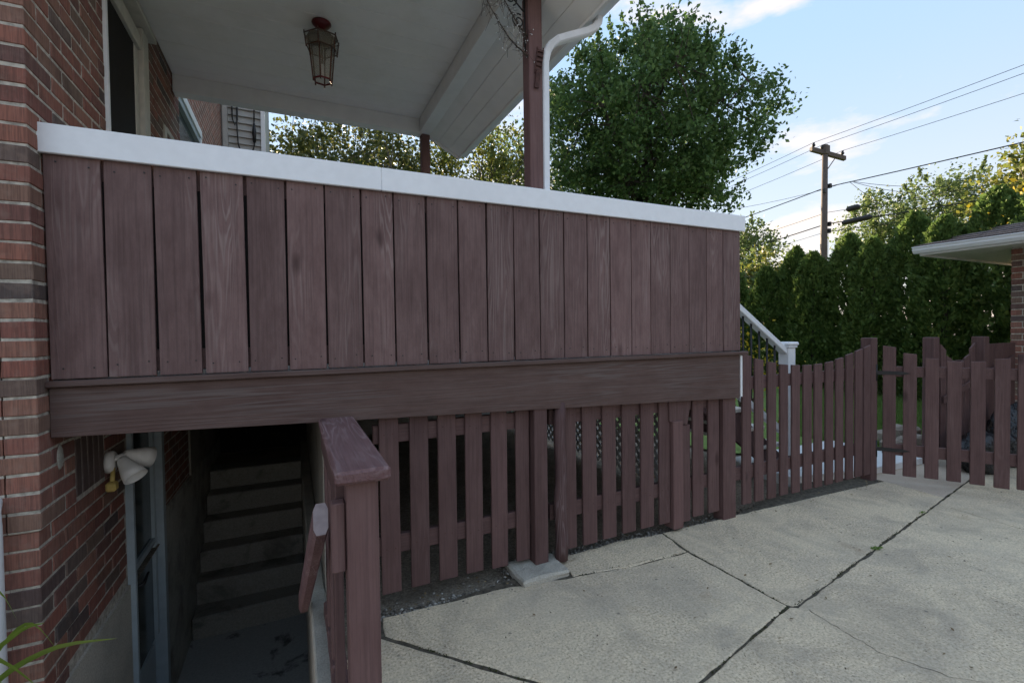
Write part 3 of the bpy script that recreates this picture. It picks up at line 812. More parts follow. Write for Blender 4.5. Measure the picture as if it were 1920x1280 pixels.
# ================================================================== porch
PY = 2.40            # plane of the railing boards
DZ = 1.241           # top of the deck
porch = empty('porch', (1.0, 3.4, 0), 'roofed side porch with brown board railing under a white cap', 'porch')
gaps = [-.358, -.284, -.215, -.148, -.076, -.009, .061, .131, .197, .267, .339, .407, .476, .546, .615, .685, .756, .825, .892, .963, 1.034, 1.103, 1.171, 1.243]
gw = [0, 9, 10, 13, 11, 9, 9, 10, 8, 10, 8, 9, 8, 8, 8, 7, 5, 6, 5, 5, 5, 5, 5, 0]
for i in range(23):
    x0 = gaps[i] * 2.4 + gw[i] * 0.0005
    x1 = gaps[i + 1] * 2.4 - gw[i + 1] * 0.0005
    t = random.uniform(-0.002, 0.002)
    b = box('railing_board', x0, x1, PY + random.uniform(0, .003), PY + 0.021, DZ + 0.002 + random.uniform(0, .002), 2.135, MAT['board'], porch, 0.0022)
    me = b.data
    for v in me.vertices:      # boards are not quite straight
        v.co.x += t * (v.co.z / 0.45) + 0.0012 * math.sin(v.co.z * 7 + i)
nails = []
for i in range(23):
    for dz in (1.295, 2.085):
        for f in (0.2, 0.8):
            x = (gaps[i] + (gaps[i + 1] - gaps[i]) * f) * 2.4 + random.uniform(-.008, .008); z = dz + random.uniform(-.012, .012)
            nails.append(tube_geo([(x, PY + 0.001, z), (x, PY - 0.0012, z)], 0.0034, 6))
joined('nail_heads', nails, MAT['iron'], porch)['kind'] = 'stuff'
for z0, z1 in ((1.262, 1.352), (2.035, 2.125)):
    box('railing_rail', -0.86, 2.975, PY + 0.0225, PY + 0.062, z0, z1, MAT['rail'], porch)
for x in (-0.80, 1.0, 2.88):
    box('railing_post', x, x + 0.09, PY + 0.069, PY + 0.159, DZ - 0.01, 2.15, MAT['post'], porch)
for xa, xb in ((-0.86, 2.975),):
    box('gap_shade_panel', xa, xb, PY + 0.0235, PY + 0.028, 1.353, 2.034, MAT['dark'], porch, 0)  # added near-black panel that puts shade into the board gaps
box('ceiling_bounce_panel', -0.86, 2.975, PY + 0.0625, PY + 0.068, 1.26, 2.12, MAT['white'], porch, 0)  # added white reflector that bounces light onto the porch ceiling
# railing across the back and the stair side of the porch
for i in range(24):
    x0 = -0.85 + i * 0.159
    if x0 < 2.85: box('back_railing_board', x0, x0 + 0.152, 4.86, 4.88, DZ + 0.002, 2.135, MAT['board'], porch, 0.002)
for i in range(6):
    y0 = 3.97 + i * 0.152
    box('back_railing_board', 2.93, 2.95, y0, y0 + 0.146, DZ + 0.002, 2.135, MAT['board'], porch, 0.002)
box('cap_top', -0.862, 2.96, 4.84, 4.96, 2.136, 2.16, MAT['capwhite'], porch, 0.004)
# white cap: two face boards with a butt joint, and a flat top board
box('cap_board', -0.872, 0.412, PY - 0.020, PY - 0.0005, 2.116, 2.229, MAT['capwhite'], porch, 0.003)
box('cap_board', 0.4128, 3.016, PY - 0.0196, PY - 0.0005, 2.1155, 2.229, MAT['capwhite'], porch, 0.003)
box('cap_top', -0.862, 3.010, PY + 0.0005, PY + 0.15, 2.206, 2.2285, MAT['capwhite'], porch, 0.004)
# deck, nosing, tapering fascia
box('deck_floor', -0.86, 2.98, PY + 0.002, 6.9, 1.212, DZ - 0.002, MAT['deck'], porch, 0)
box('deck_nosing', -0.868, 3.036, PY - 0.032, PY + 0.0, 1.2145, DZ - 0.001, MAT['fascia'], porch, 0.005)
prism('fascia_board', [(-0.862, PY - 0.006, 1.212), (2.972, PY - 0.006, 1.212), (2.972, PY - 0.006, 0.896), (-0.862, PY - 0.006, 1.019)], (0, 0.038, 0), MAT['fascia'], porch, 0.002)
box('edge_trim', 2.974, 2.992, PY - 0.012, PY + 0.09, 0.905, 1.210, MAT['white'], porch, 0.002)
for y in (2.9, 3.5, 4.1, 4.7, 5.3, 5.9, 6.5):
    box('floor_joist', -0.84, 2.95, y, y + 0.045, 1.02, 1.21, MAT['deck'], porch, 0)
box('end_joist', 2.955, 2.973, 2.46, 6.9, 0.95, 1.21, MAT['deck'], porch, 0)
box('rear_skirt', 0.35, 2.97, 6.86, 6.9, -0.03, 1.2, MAT['deck'], porch, 0)
# square support post under the deck, hanging beam end, corner post
box('support_post', 1.262, 1.350, 2.405, 2.49, 0.03, 1.01, MAT['picket'], porch, 0.004)
prism('beam_end', [(2.325, 2.436, 0.93), (2.535, 2.436, 0.92), (2.495, 2.436, 0.735), (2.33, 2.436, 0.772)], (0, 0.12, 0), MAT['picket'], porch, 0.003)
box('corner_post', 2.835, 2.965, 2.425, 2.52, -0.01, 0.897, MAT['picket'], porch, 0.004)
# roof posts
def roof_post(x0, x1, y0, y1, z1):
    return box('roof_post', x0, x1, y0, y1, DZ, z1, MAT['post'], porch, 0.005)
fp_ = roof_post(1.312, 1.402, 2.505, 2.595, 3.43)
roof_post(1.225, 1.310, 4.715, 4.80, 3.43)
# roof beams, ceiling boards, soffit, roof
CZ = 3.562
box('roof_beam', -0.86, 1.199, 4.70, 4.81, 3.425, 3.62, MAT['beam'], porch, 0.003)
box('roof_beam', 1.20, 1.315, 2.27, 4.83, 3.428, 3.62, MAT['beam'], porch, 0.003)
box('roof_beam', -0.86, 1.199, 2.40, 2.51, 3.425, 3.62, MAT['beam'], porch, 0.003)
box('ceiling_backing', -0.858, 1.197, 2.512, 4.699, CZ + 0.0125, CZ + 0.02, MAT['ceil'], porch, 0)
y = 2.515; i = 0
while y < 4.695:
    y1 = min(y + 0.183, 4.698)
    box('ceiling_board', -0.858, 1.197, y, y1, CZ + random.uniform(-.0008, .0008), CZ + 0.012, MAT['ceil'], porch, 0.005)
    y = y1 + 0.004; i += 1
for s in range(3):
    x0, x1 = 1.318 + s * 0.112, 1.318 + (s + 1) * 0.112 - 0.003
    f = lambda x: 3.47 - (x - 1.318) * 0.52
    prism('soffit_board', [(x0, 2.16, f(x0)), (x1, 2.16, f(x1)), (x1, 2.16, f(x1) + 0.012), (x0, 2.16, f(x0) + 0.012)], (0, 2.66, 0), MAT['ceil'], porch)
prism('roof_fascia', [(1.652, 2.14, 3.275), (1.675, 2.14, 3.275), (1.675, 2.14, 3.42), (1.652, 2.14, 3.42)], (0, 2.70, 0), MAT['beam'], porch, 0.002)
prism('rake_board', [(1.20, 4.826, 3.45), (1.32, 4.826, 3.445), (1.652, 4.826, 3.272), (1.652, 4.826, 3.36), (1.20, 4.826, 3.62)], (0, 0.022, 0), MAT['beam'], porch)
prism('roof_sheet', [(-0.86, 2.12, 4.72), (1.70, 2.12, 3.42), (1.70, 2.12, 3.46), (-0.86, 2.12, 4.78)], (0, 2.76, 0), MAT['shingle'], porch)
prism('gable_wall', [(-0.86, 4.80, 3.622), (1.30, 4.80, 3.622), (-0.86, 4.80, 4.70)], (0, 0.025, 0), MAT['beam'], porch)
# gutter and downspout
prism('gutter', [(1.677, 2.13, 3.30), (1.74, 2.13, 3.30), (1.775, 2.13, 3.36), (1.775, 2.13, 3.41), (1.765, 2.13, 3.41), (1.765, 2.13, 3.365), (1.735, 2.13, 3.31), (1.677, 2.13, 3.31)], (0, 2.70, 0), MAT['gutter'], porch)
def square_tube(name, pts, w, d, m, parent):
    vs, fs = [], []
    pts = [Vector(p) for p in pts]
    for i, p in enumerate(pts):
        t = (pts[min(i + 1, len(pts) - 1)] - pts[max(i - 1, 0)]).normalized()
        side = Vector((0, 1, 0)); nrm = t.cross(side).normalized()
        prof = [(-.5, -.35), (-.35, -.5), (.35, -.5), (.5, -.35), (.5, .35), (.35, .5), (-.35, .5), (-.5, .35)]
        for a, b in prof:
            vs.append(p + nrm * (a * w) + side * (b * d))
    n = 8
    for i in range(len(pts) - 1):
        for q in range(n):
            r = (q + 1) % n
            fs.append((i * n + q, i * n + r, (i + 1) * n + r, (i + 1) * n + q))
    fs.append(tuple(range(n))); fs.append(tuple(range((len(pts) - 1) * n, len(pts) * n)))
    return pydata(name, vs, fs, m, parent)
square_tube('downspout', [(1.718, 2.36, 3.36), (1.718, 2.37, 3.31), (1.712, 2.375, 3.27), (1.69, 2.38, 3.235), (1.65, 2.40, 3.215), (1.55, 2.44, 3.185), (1.485, 2.47, 3.165), (1.452, 2.50, 3.14), (1.434, 2.52, 3.10), (1.428, 2.53, 3.05), (1.428, 2.535, 2.6), (1.428, 2.54, 2.0), (1.428, 2.54, 1.3)], 0.046, 0.06, MAT['gutter'], porch)

# lantern hanging from the ceiling
ln = empty('hanging_lantern', (0.222, 3.52, 3.13), 'hexagonal brass and glass lantern with red canopy on the porch ceiling', 'lantern')
lx, ly = 0.222, 3.52
lathe('canopy', [(0.0, 0.0), (0.062, 0.0), (0.064, -0.008), (0.045, -0.03), (0.016, -0.05), (0.01, -0.058), (0.0, -0.058)], (lx, ly, CZ - 0.001), MAT['redmetal'], ln, seg=24)
tube('chain', [(lx, ly, CZ - 0.055), (lx + .004, ly, CZ - 0.075), (lx - .004, ly, CZ - 0.095), (lx, ly, CZ - 0.112)], 0.007, MAT['iron'], ln, 6)
def hexr(r, z, off=0.26):
    return [Vector((lx + r * math.cos(off + k * math.pi / 3), ly + r * math.sin(off + k * math.pi / 3), z)) for k in range(6)]
T0, T1, T2 = 3.452, 3.375, 3.165
rt, rm, rb = 0.118, 0.104, 0.062
A, B, Cc, D_ = hexr(rt, T0), hexr(rm, T1), hexr(rb, T2), hexr(0.090, T0 - 0.01)
lathe('top_plate', [(0.0, 0.012), (0.02, 0.012), (0.108, 0.0), (0.108, -0.004), (0.0, -0.004)], (lx, ly, T0), MAT['brass'], ln, seg=6, smooth=False)
for k_ in range(6):
    k2 = (k_ + 1) % 6
    prism('glass_pane', [D_[k_], D_[k2], Cc[k2], Cc[k_]], ((A[k_] + A[k2]) / 2 - Vector((lx, ly, T0))).normalized() * 0.002, MAT['lglass'], ln)
    prism('gallery_panel', [A[k_] * 1.0, A[k2] * 1.0, B[k2], B[k_]], ((A[k_] + A[k2]) / 2 - Vector((lx, ly, T0))).normalized() * 0.003, MAT['lglass'], ln)
    tube('rib', [D_[k_], Cc[k_] + Vector((0, 0, -0.018))], [0.005, 0.005], MAT['brass'], ln, 6)
    tube('corner_stud', [A[k_] + Vector((0, 0, 0.016)), B[k_] + Vector((0, 0, -0.012))], [0.0045, 0.0045], MAT['brass'], ln, 6)
    tube('bottom_rim', [Cc[k_], Cc[k2]], 0.006, MAT['redmetal'], ln, 6)
    tube('top_rim', [A[k_], A[k2]], 0.0045, MAT['brass'], ln, 6)
    tube('mid_rim', [B[k_], B[k2]], 0.004, MAT['brass'], ln, 6)
tube('candle_sleeve', [(lx, ly, T2 + 0.03), (lx, ly, T2 + 0.11)], 0.012, MAT['white'], ln, 8)
tube('stem', [(lx, ly, T2 + 0.11), (lx, ly, T0)], 0.006, MAT['brass'], ln, 6)

# wrought iron corner bracket, dried twigs and rusty bracket on the front post
br = empty('iron_bracket', (1.30, 2.55, 3.3), 'black wrought iron scroll bracket at the top of the front porch post', 'bracket')
def spiral(cx, cz, r0, r1, turns, a0, y=2.55):
    return [(cx + (r0 + (r1 - r0) * t / 30) * math.cos(a0 + turns * 2 * math.pi * t / 30), y, cz + (r0 + (r1 - r0) * t / 30) * math.sin(a0 + turns * 2 * math.pi * t / 30)) for t in range(31)]
tube('scroll', spiral(1.265, 3.27, 0.045, 0.010, 1.5, 1.2), 0.004, MAT['iron'], br, 6)
tube('scroll', spiral(1.215, 3.395, 0.045, 0.012, 1.4, -1.2), 0.004, MAT['iron'], br, 6)
tube('bar', [(1.308, 2.55, 3.10), (1.304, 2.55, 3.42)], 0.005, MAT['iron'], br, 6)
tube('bar', [(1.306, 2.55, 3.33), (1.27, 2.55, 3.36), (1.20, 2.55, 3.425)], 0.005, MAT['iron'], br, 6)
tw = empty('dried_twigs', (1.30, 2.52, 3.05), 'spray of dried twigs with glass beads hanging from the front post', 'twigs')
def twig(p0, p1, sag, r=0.0042, n=12):
    p0 = Vector(p0); p1 = Vector(p1); pts = []
    for i in range(n + 1):
        t = i / n
        p = p0.lerp(p1, t); p.z -= sag * math.sin(math.pi * t); pts.append(p + Vector([random.uniform(-.003, .003) for _ in range(3)]))
    return pts
beads = []
fine_t = []
for (p1, sg) in (((1.00, 2.48, 3.34), 0.05), ((1.12, 2.50, 3.38), 0.02)):
    pts = twig((1.312, 2.52, 3.055 if sg > .03 else 3.17), p1, sg)
    tube('twig', pts, [0.0055 - 0.003 * i / 12 for i in range(13)], MAT['bark'], tw, 6)
    for p in pts[1:]:
        for _ in range(5):
            q = p + Vector((random.uniform(-.05, .06), random.uniform(-.03, .03), -abs(random.gauss(.03, .05)) + 0.01))
            mid = (p + q) / 2 + Vector((random.uniform(-.02, .02), 0, random.uniform(-.01, .02)))
            fine_t.append(tube_geo([p, mid, q], 0.0011, 4)); beads.append((q, random.uniform(.002, .005)))
joined('side_twigs', fine_t, MAT['bark'], tw)['kind'] = 'stuff'
bg_ = []
for q, r in beads:
    vs = [q + Vector(d) * r for d in ((1, 0, 0), (0, 1, 0), (-1, 0, 0), (0, -1, 0), (0, 0, 1), (0, 0, -1))]
    bg_.append((vs, [(0, 1, 4), (1, 2, 4), (2, 3, 4), (3, 0, 4), (1, 0, 5), (2, 1, 5), (3, 2, 5), (0, 3, 5)]))
joined('beads', bg_, MAT['bead'], tw)['kind'] = 'stuff'
rb_ = empty('rusty_latch', (1.36, 2.50, 2.95), 'rusty slotted iron latch screwed to the front porch post', 'latch')
def on_post(u, v):   # u across, v along a strip leaning to the right
    return Vector((1.352 + u + v * 0.13, 2.5, 2.865 + v))
def plate(u0, u1, v0, v1, th=0.008, name='rung'):
    prism(name, [on_post(u0, v0), on_post(u1, v0), on_post(u1, v1), on_post(u0, v1)], (0, -th, 0), MAT['rust'], rb_, 0.001)
plate(-0.013, 0.016, 0.0, 0.105, 0.012, 'back_plate')
for v in np.arange(0.105, 0.25, 0.029):
    plate(-0.021, 0.024, v, v + 0.013)
for u in (-0.022, 0.018):
    plate(u, u + 0.006, 0.09, 0.25, 0.006, 'side_strip')

# floodlight under the porch
fl = empty('floodlight', (WX, 3.0, 0.75), 'twin head white floodlight with yellowed sensor on the basement wall', 'floodlight')
lathe('back_box', [(0.0, -0.002), (0.055, -0.002), (0.055, 0.02), (0.048, 0.03), (0.0, 0.032)], (WX + 0.001, 2.99, 0.775), MAT['lampwhite'], fl, axis=(1, 0, 0), seg=20)
def flood_head(d, base):
    d = Vector(d).normalized()
    h = lathe('lamp_head', [(0.0, 0.0), (0.020, 0.0), (0.026, 0.012), (0.034, 0.04), (0.048, 0.085), (0.054, 0.125), (0.0515, 0.125), (0.045, 0.085), (0.03, 0.045), (0.0, 0.04)], base, MAT['lampwhite'], fl, axis=d, seg=24)
    tube('knuckle', [(WX + 0.03, 2.99, 0.79), base], 0.012, MAT['lampwhite'], fl, 8)
flood_head((0.55, -0.40, -0.70), (WX + 0.055, 2.995, 0.785))
flood_head((0.72, 0.50, -0.30), (WX + 0.06, 3.02, 0.80))
s_ = box('motion_sensor', WX + 0.012, WX + 0.055, 2.90, 2.95, 0.645, 0.69, MAT['yellow'], fl, 0.008)
tube('sensor_arm', [(WX + 0.025, 2.98, 0.745), (WX + 0.034, 2.93, 0.69)], 0.010, MAT['yellow'], fl, 8)

# ================================================================== stair guard at the edge of the well
gd = empty('stair_guard', (0.18, 1.5, 0), 'thick brown guard post with a worn wide cap at the stairwell edge', 'guard rail')
box('post', 0.134, 0.226, 1.462, 1.552, 0.0, 0.965, MAT['post'], gd, 0.006)
box('cap', 0.098, 0.258, 1.425, 2.388, 0.967, 1.007, MAT['capwood'], gd, 0.009, jit=0.002)
box('top_rail', 0.108, 0.145, 1.56, 2.385, 0.862, 0.965, MAT['rail'], gd)
box('bracket_block', 0.092, 0.132, 1.50, 1.548, 0.680, 0.893, MAT['post'], gd, 0.004)
for y in (1.72, 1.95, 2.18):
    box('baluster', 0.111, 0.142, y, y + 0.07, 0.12, 0.861, MAT['picket'], gd)
for i in range(7):
    y = 1.57 + i * 0.135
    box('curb_block', 0.110, 0.172, y, y + 0.125, 0.0, 0.07 + random.uniform(-.008, .008), MAT['picket'], gd, 0.008, jit=0.003)
hr_a, hr_b = Vector((0.072, 1.74, 0.765)), Vector((0.020, 2.62, 0.03))
t_ = (hr_b - hr_a).normalized(); sx = Vector((1, 0, 0)); nz_ = t_.cross(sx).normalized()
pr = [(-.5, -.3), (-.3, -.5), (.3, -.5), (.5, -.3), (.5, .3), (.3, .5), (-.3, .5), (-.5, .3)]
hr = prism('handrail', [hr_a + sx * (a * 0.05) + Vector((0, 0, 1)) * (b * 0.115) for a, b in pr], hr_b - hr_a, MAT['capwood'])
prism('cut_end', [hr_a + sx * (a * 0.048) + Vector((0, 0, 1)) * (b * 0.111) - t_ * 0.001 for a, b in pr], -t_ * 0.003, MAT['cutend'], hr)
tag(hr, 'sloping brown wooden handrail with a cut end beside the guard post', 'handrail')

ft = box('concrete_footing', 1.115, 1.425, 2.275, 2.53, -0.03, 0.032, MAT['pale'], None, 0.012)
bm = bmesh.new(); bm.from_mesh(ft.data)
bmesh.ops.subdivide_edges(bm, edges=list(bm.edges), cuts=6, use_grid_fill=True)
from mathutils import noise as _mn
for v in bm.verts:
    q = _mn.noise_vector(v.co * 38.0) * 0.006 + _mn.noise_vector(v.co * 11.0) * 0.014
    v.co += Vector((q.x, q.y, q.z * 0.6))
bm.to_mesh(ft.data); bm.free()
tag(ft, 'chipped pale concrete footing under the square support post', 'footing')

# ================================================================== pickets below the porch
SY0, SY1 = 2.45, 2.468
sk = empty('porch_skirting', (1.7, 2.46, 0), 'brown picket skirting between driveway and underside of the porch', 'picket fence')
def picket(parent, x0, x1, z0, z1, y0=SY0, y1=SY1, m='picket', tilt=None):
    r = (0, random.uniform(-.004, .004) if tilt is None else tilt, 0)
    return box('picket', x0, x1, y0, y1, z0, z1, MAT[m], parent, 0.003, rot=r)
ftop = lambda x: 1.019 - (x + 0.862) / 3.834 * 0.123 + 0.02
for x0, x1, zb in [(0.388, 0.487, .052), (0.543, 0.643, .054), (0.696, 0.799, .054), (0.852, 0.953, .055), (1.007, 1.107, .047), (1.163, 1.250, .054),
                   (1.476, 1.579, .055), (1.627, 1.733, .053), (1.781, 1.885, .06), (1.936, 2.045, .067), (2.091, 2.203, .069), (2.25, 2.345, .067), (2.56, 2.665, .064), (2.713, 2.821, .064)]:
    picket(sk, x0, x1, zb, ftop((x0 + x1) / 2))
for xa, xb in ((0.36, 1.28), (1.40, 2.85)):
    box('rail', xa, xb, SY1 + 0.001, SY1 + 0.039, 0.250, 0.345, MAT['rail'], sk)
    box('rail', xa, xb, SY1 + 0.001, SY1 + 0.039, 0.835, 0.93, MAT['rail'], sk)
box('box_post', 2.355, 2.445, 2.425, 2.52, 0.02, 0.772, MAT['post'], sk, 0.004)
box('box_post', 2.447, 2.525, 2.440, 2.53, 0.05, 0.735, MAT['picket'], sk, 0.004)
lg = tube('stripped_log_post', [(1.448 + 0.006 * math.sin(i * 1.7), 2.425, 0.02 + i * 0.12) for i in range(9)], [0.041, 0.039, 0.037, 0.039, 0.036, 0.038, 0.036, 0.037, 0.035], MAT['log'], None, 12)
tag(lg, 'bare round log post standing against the square support post', 'log post')
def screws(parent, xs, zs, y):
    pr_ = []
    for x in xs:
        for z in zs:
            for dx in (-0.022, 0.022):
                xx = x + dx + random.uniform(-.005, .005); zz = z + random.uniform(-.015, .015)
                pr_.append(tube_geo([(xx, y + 0.001, zz), (xx, y - 0.0012, zz)], 0.0036, 6))
    joined('screw_heads', pr_, MAT['rust'], parent)['kind'] = 'stuff'
screws(sk, [0.437, 0.593, 0.747, 0.902, 1.057, 1.53, 1.68, 1.833, 1.99, 2.147, 2.297, 2.612, 2.767], [0.297, 0.88], SY0)
# lattice closing the stair side of the porch
def lattice():
    parts = []
    x, y0, y1, z0, z1 = 2.90, 3.05, 6.6, 0.03, 1.15
    for s, xx in ((1, x), (-1, x + 0.008)):
        c = -3.0
        while c < 6.0:
            # line z = s*(y - y0 - c) clipped to the panel
            pts = []
            for t in np.linspace(y0, y1, 2):
                pass
            ya = max(y0, min(y1, (z0 / s + y0 + c))); yb = max(y0, min(y1, (z1 / s + y0 + c)))
            if abs(ya - yb) > 0.05:
                za, zb = s * (ya - y0 - c), s * (yb - y0 - c)
                d = Vector((0, yb - ya, zb - za)).normalized(); n_ = Vector((0, -d.z, d.y)) * 0.017
                A_, B_ = Vector((xx, ya, za)), Vector((xx, yb, zb))
                vs = [A_ - n_, A_ + n_, B_ + n_, B_ - n_]; vs = vs + [v + Vector((0.006, 0, 0)) for v in vs]
                parts.append((vs, [(0, 1, 2, 3), (7, 6, 5, 4), (0, 4, 5, 1), (1, 5, 6, 2), (2, 6, 7, 3), (3, 7, 4, 0)]))
            c += 0.095
    lt = empty('lattice_panel', (2.9, 4.8, 0), 'pale diagonal lattice panel in the dark behind the picket skirting', 'lattice')
    joined('lattice_slats', parts, MAT['white'], lt)['kind'] = 'stuff'
    box('lattice_frame', 2.895, 2.925, 3.0, 3.05, 0.02, 1.17, MAT['siding'], lt)
    box('lattice_frame', 2.895, 2.925, 6.6, 6.65, 0.02, 1.17, MAT['siding'], lt)
lattice()

# ================================================================== fence, gate, far fence
fn = empty('picket_fence', (3.9, 2.46, 0), 'brown scalloped picket fence between the porch corner and gate post', 'picket fence')
for x0, x1, zt, zb in [(3.071, 3.167, 1.206, .064), (3.21, 3.306, 1.168, .064), (3.359, 3.454, 1.139, .06), (3.504, 3.598, 1.115, .064), (3.65, 3.747, 1.104, .058), (3.796, 3.901, 1.098, .063),
                       (3.94, 4.041, 1.101, .06), (4.091, 4.193, 1.112, .059), (4.235, 4.336, 1.137, .06), (4.381, 4.482, 1.17, .062), (4.519, 4.62, 1.201, .064), (4.648, 4.745, 1.23, .061)]:
    s = 0.0
    mid = (x0 + x1) / 2
    sl_ = 0.30 * (mid - 3.85)          # tops cut along the sweep
    d = sl_ * (x1 - x0) / 2
    prism('picket', [(x0, SY0, zb), (x1, SY0, zb), (x1, SY0, zt + d), (x0, SY0, zt - d)], (0, 0.019, 0), MAT['picket'], fn, 0.003)
box('rail', 2.97, 4.76, SY1 + 0.002, SY1 + 0.04, 0.937, 1.034, MAT['rail'], fn)
box('rail', 2.97, 4.76, SY1 + 0.002, SY1 + 0.04, 0.252, 0.352, MAT['rail'], fn)
box('post', 4.768, 4.862, 2.455, 2.55, -0.05, 1.305, MAT['picket'], fn, 0.006)

screws(fn, [3.12, 3.258, 3.406, 3.55, 3.70, 3.85, 3.99, 4.142, 4.286, 4.43, 4.57, 4.70], [0.30, 0.985], SY0)
gt = empty('fence_gate', (4.88, 2.44, 0), 'open brown picket gate with black strap hinges at the driveway', 'gate')
gdv = Vector((0.557, -0.831, 0)); gnv = Vector((-0.831, -0.557, 0))     # along the gate, towards the viewer
H0 = Vector((4.88, 2.44, 0))
def gp(s, z, off=0.0): return H0 + gdv * s + gnv * off + Vector((0, 0, z))
gt_p = [(0.061, 1.226, .060), (0.206, 1.162, .056), (0.355, 1.121, .060), (0.501, 1.098, .058), (0.650, 1.101, .053), (0.798, 1.127, .047), (0.935, 1.168, .052)]
for s, zt, zb in gt_p:
    d = 0.32 * (s - 0.55) * 0.05
    prism('picket', [gp(s - .047, zb), gp(s + .047, zb), gp(s + .047, zt + d), gp(s - .047, zt - d)], gnv * 0.019, MAT['picket'], gt, 0.003)
for z0, z1 in ((0.235, 0.337), (0.950, 1.044)):
    prism('rail', [gp(0.015, z0, -0.002), gp(0.985, z0, -0.002), gp(0.985, z1, -0.002), gp(0.015, z1, -0.002)], gnv * -0.036, MAT['rail'], gt, 0.003)
for z in (0.985, 0.285):
    h = prism('strap_hinge', [gp(-0.03, z - .018, .0205), gp(0.15, z - .015, .0205), gp(0.185, z - .007, .0205), gp(0.21, z, .0205), gp(0.185, z + .007, .0205), gp(0.15, z + .015, .0205), gp(-0.03, z + .018, .0205)], gnv * 0.005, MAT['iron'], gt)
    tube('knuckle', [gp(-0.033, z - .075, .02), gp(-0.033, z + .075, .02)], 0.009, MAT['iron'], h, 8)

f2 = empty('far_picket_fence', (6.6, 2.45, 0), 'brown scalloped picket panel between gate opening and brick garage', 'picket fence')
box('post', 5.80, 5.905, 2.43, 2.53, -0.03, 1.292, MAT['picket'], f2, 0.006)
box('post', 6.66, 6.77, 2.36, 2.47, -0.03, 1.285, MAT['picket'], f2, 0.006)
for i in range(6):
    x0 = 5.925 + i * 0.123
    u = (i - 2.5) / 2.5
    zt = 1.02 + 0.17 * u * u
    prism('picket', [(x0, 2.425, .05), (x0 + .1, 2.425, .05), (x0 + .1, 2.425, zt + 0.03 * u), (x0, 2.425, zt - 0.03 * u)], (0, 0.019, 0), MAT['picket'], f2, 0.003)
for i in range(5):
    x0 = 6.80 + i * 0.165
    picket(f2, x0, x0 + 0.155, 0.05, 1.20, 2.43, 2.45)
for z0 in (0.25, 0.94):
    box('rail', 5.91, 7.6, 2.47, 2.508, z0, z0 + 0.095, MAT['rail'], f2)
prism('brace', [(5.93, 2.418, 0.62), (7.5, 2.418, 0.99), (7.5, 2.418, 1.06), (5.93, 2.418, 0.69)], (0, -0.02, 0), MAT['rail'], f2, 0.003)

# black plastic bags heaped behind the gate
def bag(loc, r, seed, label):
    random.seed(seed)
    bm = bmesh.new(); bmesh.ops.create_icosphere(bm, subdivisions=4, radius=1.0)
    from mathutils import noise
    for v in bm.verts:
        p = v.co.copy()
        n1 = noise.noise(p * 1.6 + Vector((seed, 0, 0))); n2 = noise.turbulence_vector(p * 3.2 + Vector((0, seed, 0)), 3, False).x
        fold = abs(noise.noise(p * 6.0 + Vector((seed, seed, 0))))
        v.co = Vector((p.x * r[0], p.y * r[1], max(-0.75, p.z) * r[2])) * (1 + 0.22 * n1 + 0.16 * n2 + 0.14 * fold)
    me = bpy.data.meshes.new('plastic_bag'); bm.to_mesh(me); bm.free()
    for p in me.polygons: p.use_smooth = True
    me.materials.append(MAT['bag'])
    o = bpy.data.objects.new('plastic_bag', me)
    put(o, loc)
    tag(o, label, 'bag', 'black bags behind the gate')
bag((6.02, 2.16, 0.16), (0.30, 0.16, 0.21), 3, 'lower black plastic bag slumped behind the middle of the gate')
bag((6.62, 2.12, 0.25), (0.30, 0.17, 0.33), 5, 'tall black plastic bag piled against the far picket panel')
random.seed(21)

# ================================================================== stairs down from the porch
st = empty('porch_stairs', (3.6, 3.4, 0), 'brown wooden porch stairs with white railing behind the fence', 'stairs')
for i in range(5):
    z = DZ - 0.19 * (i + 1)
    x0 = 2.985 + i * 0.255
    box('tread', x0 + 0.002, x0 + 0.285, 2.98, 3.95, z - 0.035, z, MAT['soffit'], st, 0.005)
    box('riser', x0, x0 + 0.018, 3.0, 3.93, z + 0.001, z + 0.155, MAT['picket'], st, 0)
prism('stringer', [(2.99, 2.99, 1.18), (4.25, 2.99, 0.20), (4.25, 2.99, 0.09), (4.05, 2.99, 0.09), (2.99, 2.99, 0.86)], (0, 0.035, 0), MAT['picket'], st, 0.003)
nwx, nwy = 4.27, 2.905
nw = box('newel_post', nwx, nwx + 0.105, nwy, nwy + 0.105, 0.086, 1.215, MAT['white'], st, 0.006)
box('post_collar', nwx - 0.012, nwx + 0.117, nwy - 0.012, nwy + 0.117, 1.2155, 1.235, MAT['white'], nw, 0.004)
prism('post_cap', [(nwx - 0.022, nwy - 0.022, 1.2355), (nwx + 0.127, nwy - 0.022, 1.2355), (nwx + 0.127, nwy + 0.127, 1.2355), (nwx - 0.022, nwy + 0.127, 1.2355)], (0, 0, 0.035), MAT['white'], nw, 0.010)
def sl_rail(x0, z0, x1, z1, h, w, name):
    yc = nwy + 0.05
    prism(name, [(x0, yc - w / 2, z0 - h / 2), (x1, yc - w / 2, z1 - h / 2), (x1, yc - w / 2, z1 + h / 2), (x0, yc - w / 2, z0 + h / 2)], (0, w, 0), MAT['white'], st, 0.006)
rz = lambda x: 1.185 + (4.27 - x) * 0.640
lz = lambda x: 0.395 + (4.27 - x) * 0.655
sl_rail(2.99, rz(2.99), 4.268, rz(4.268), 0.062, 0.08, 'handrail')
sl_rail(2.99, lz(2.99), 4.268, lz(4.268), 0.075, 0.045, 'bottom_rail')
x = 3.06
while x < 4.22:
    tube('baluster', [(x, nwy + 0.05, lz(x)), (x, nwy + 0.05, rz(x) - 0.02)], 0.0095, MAT['iron'], st, 8)
    x += 0.108

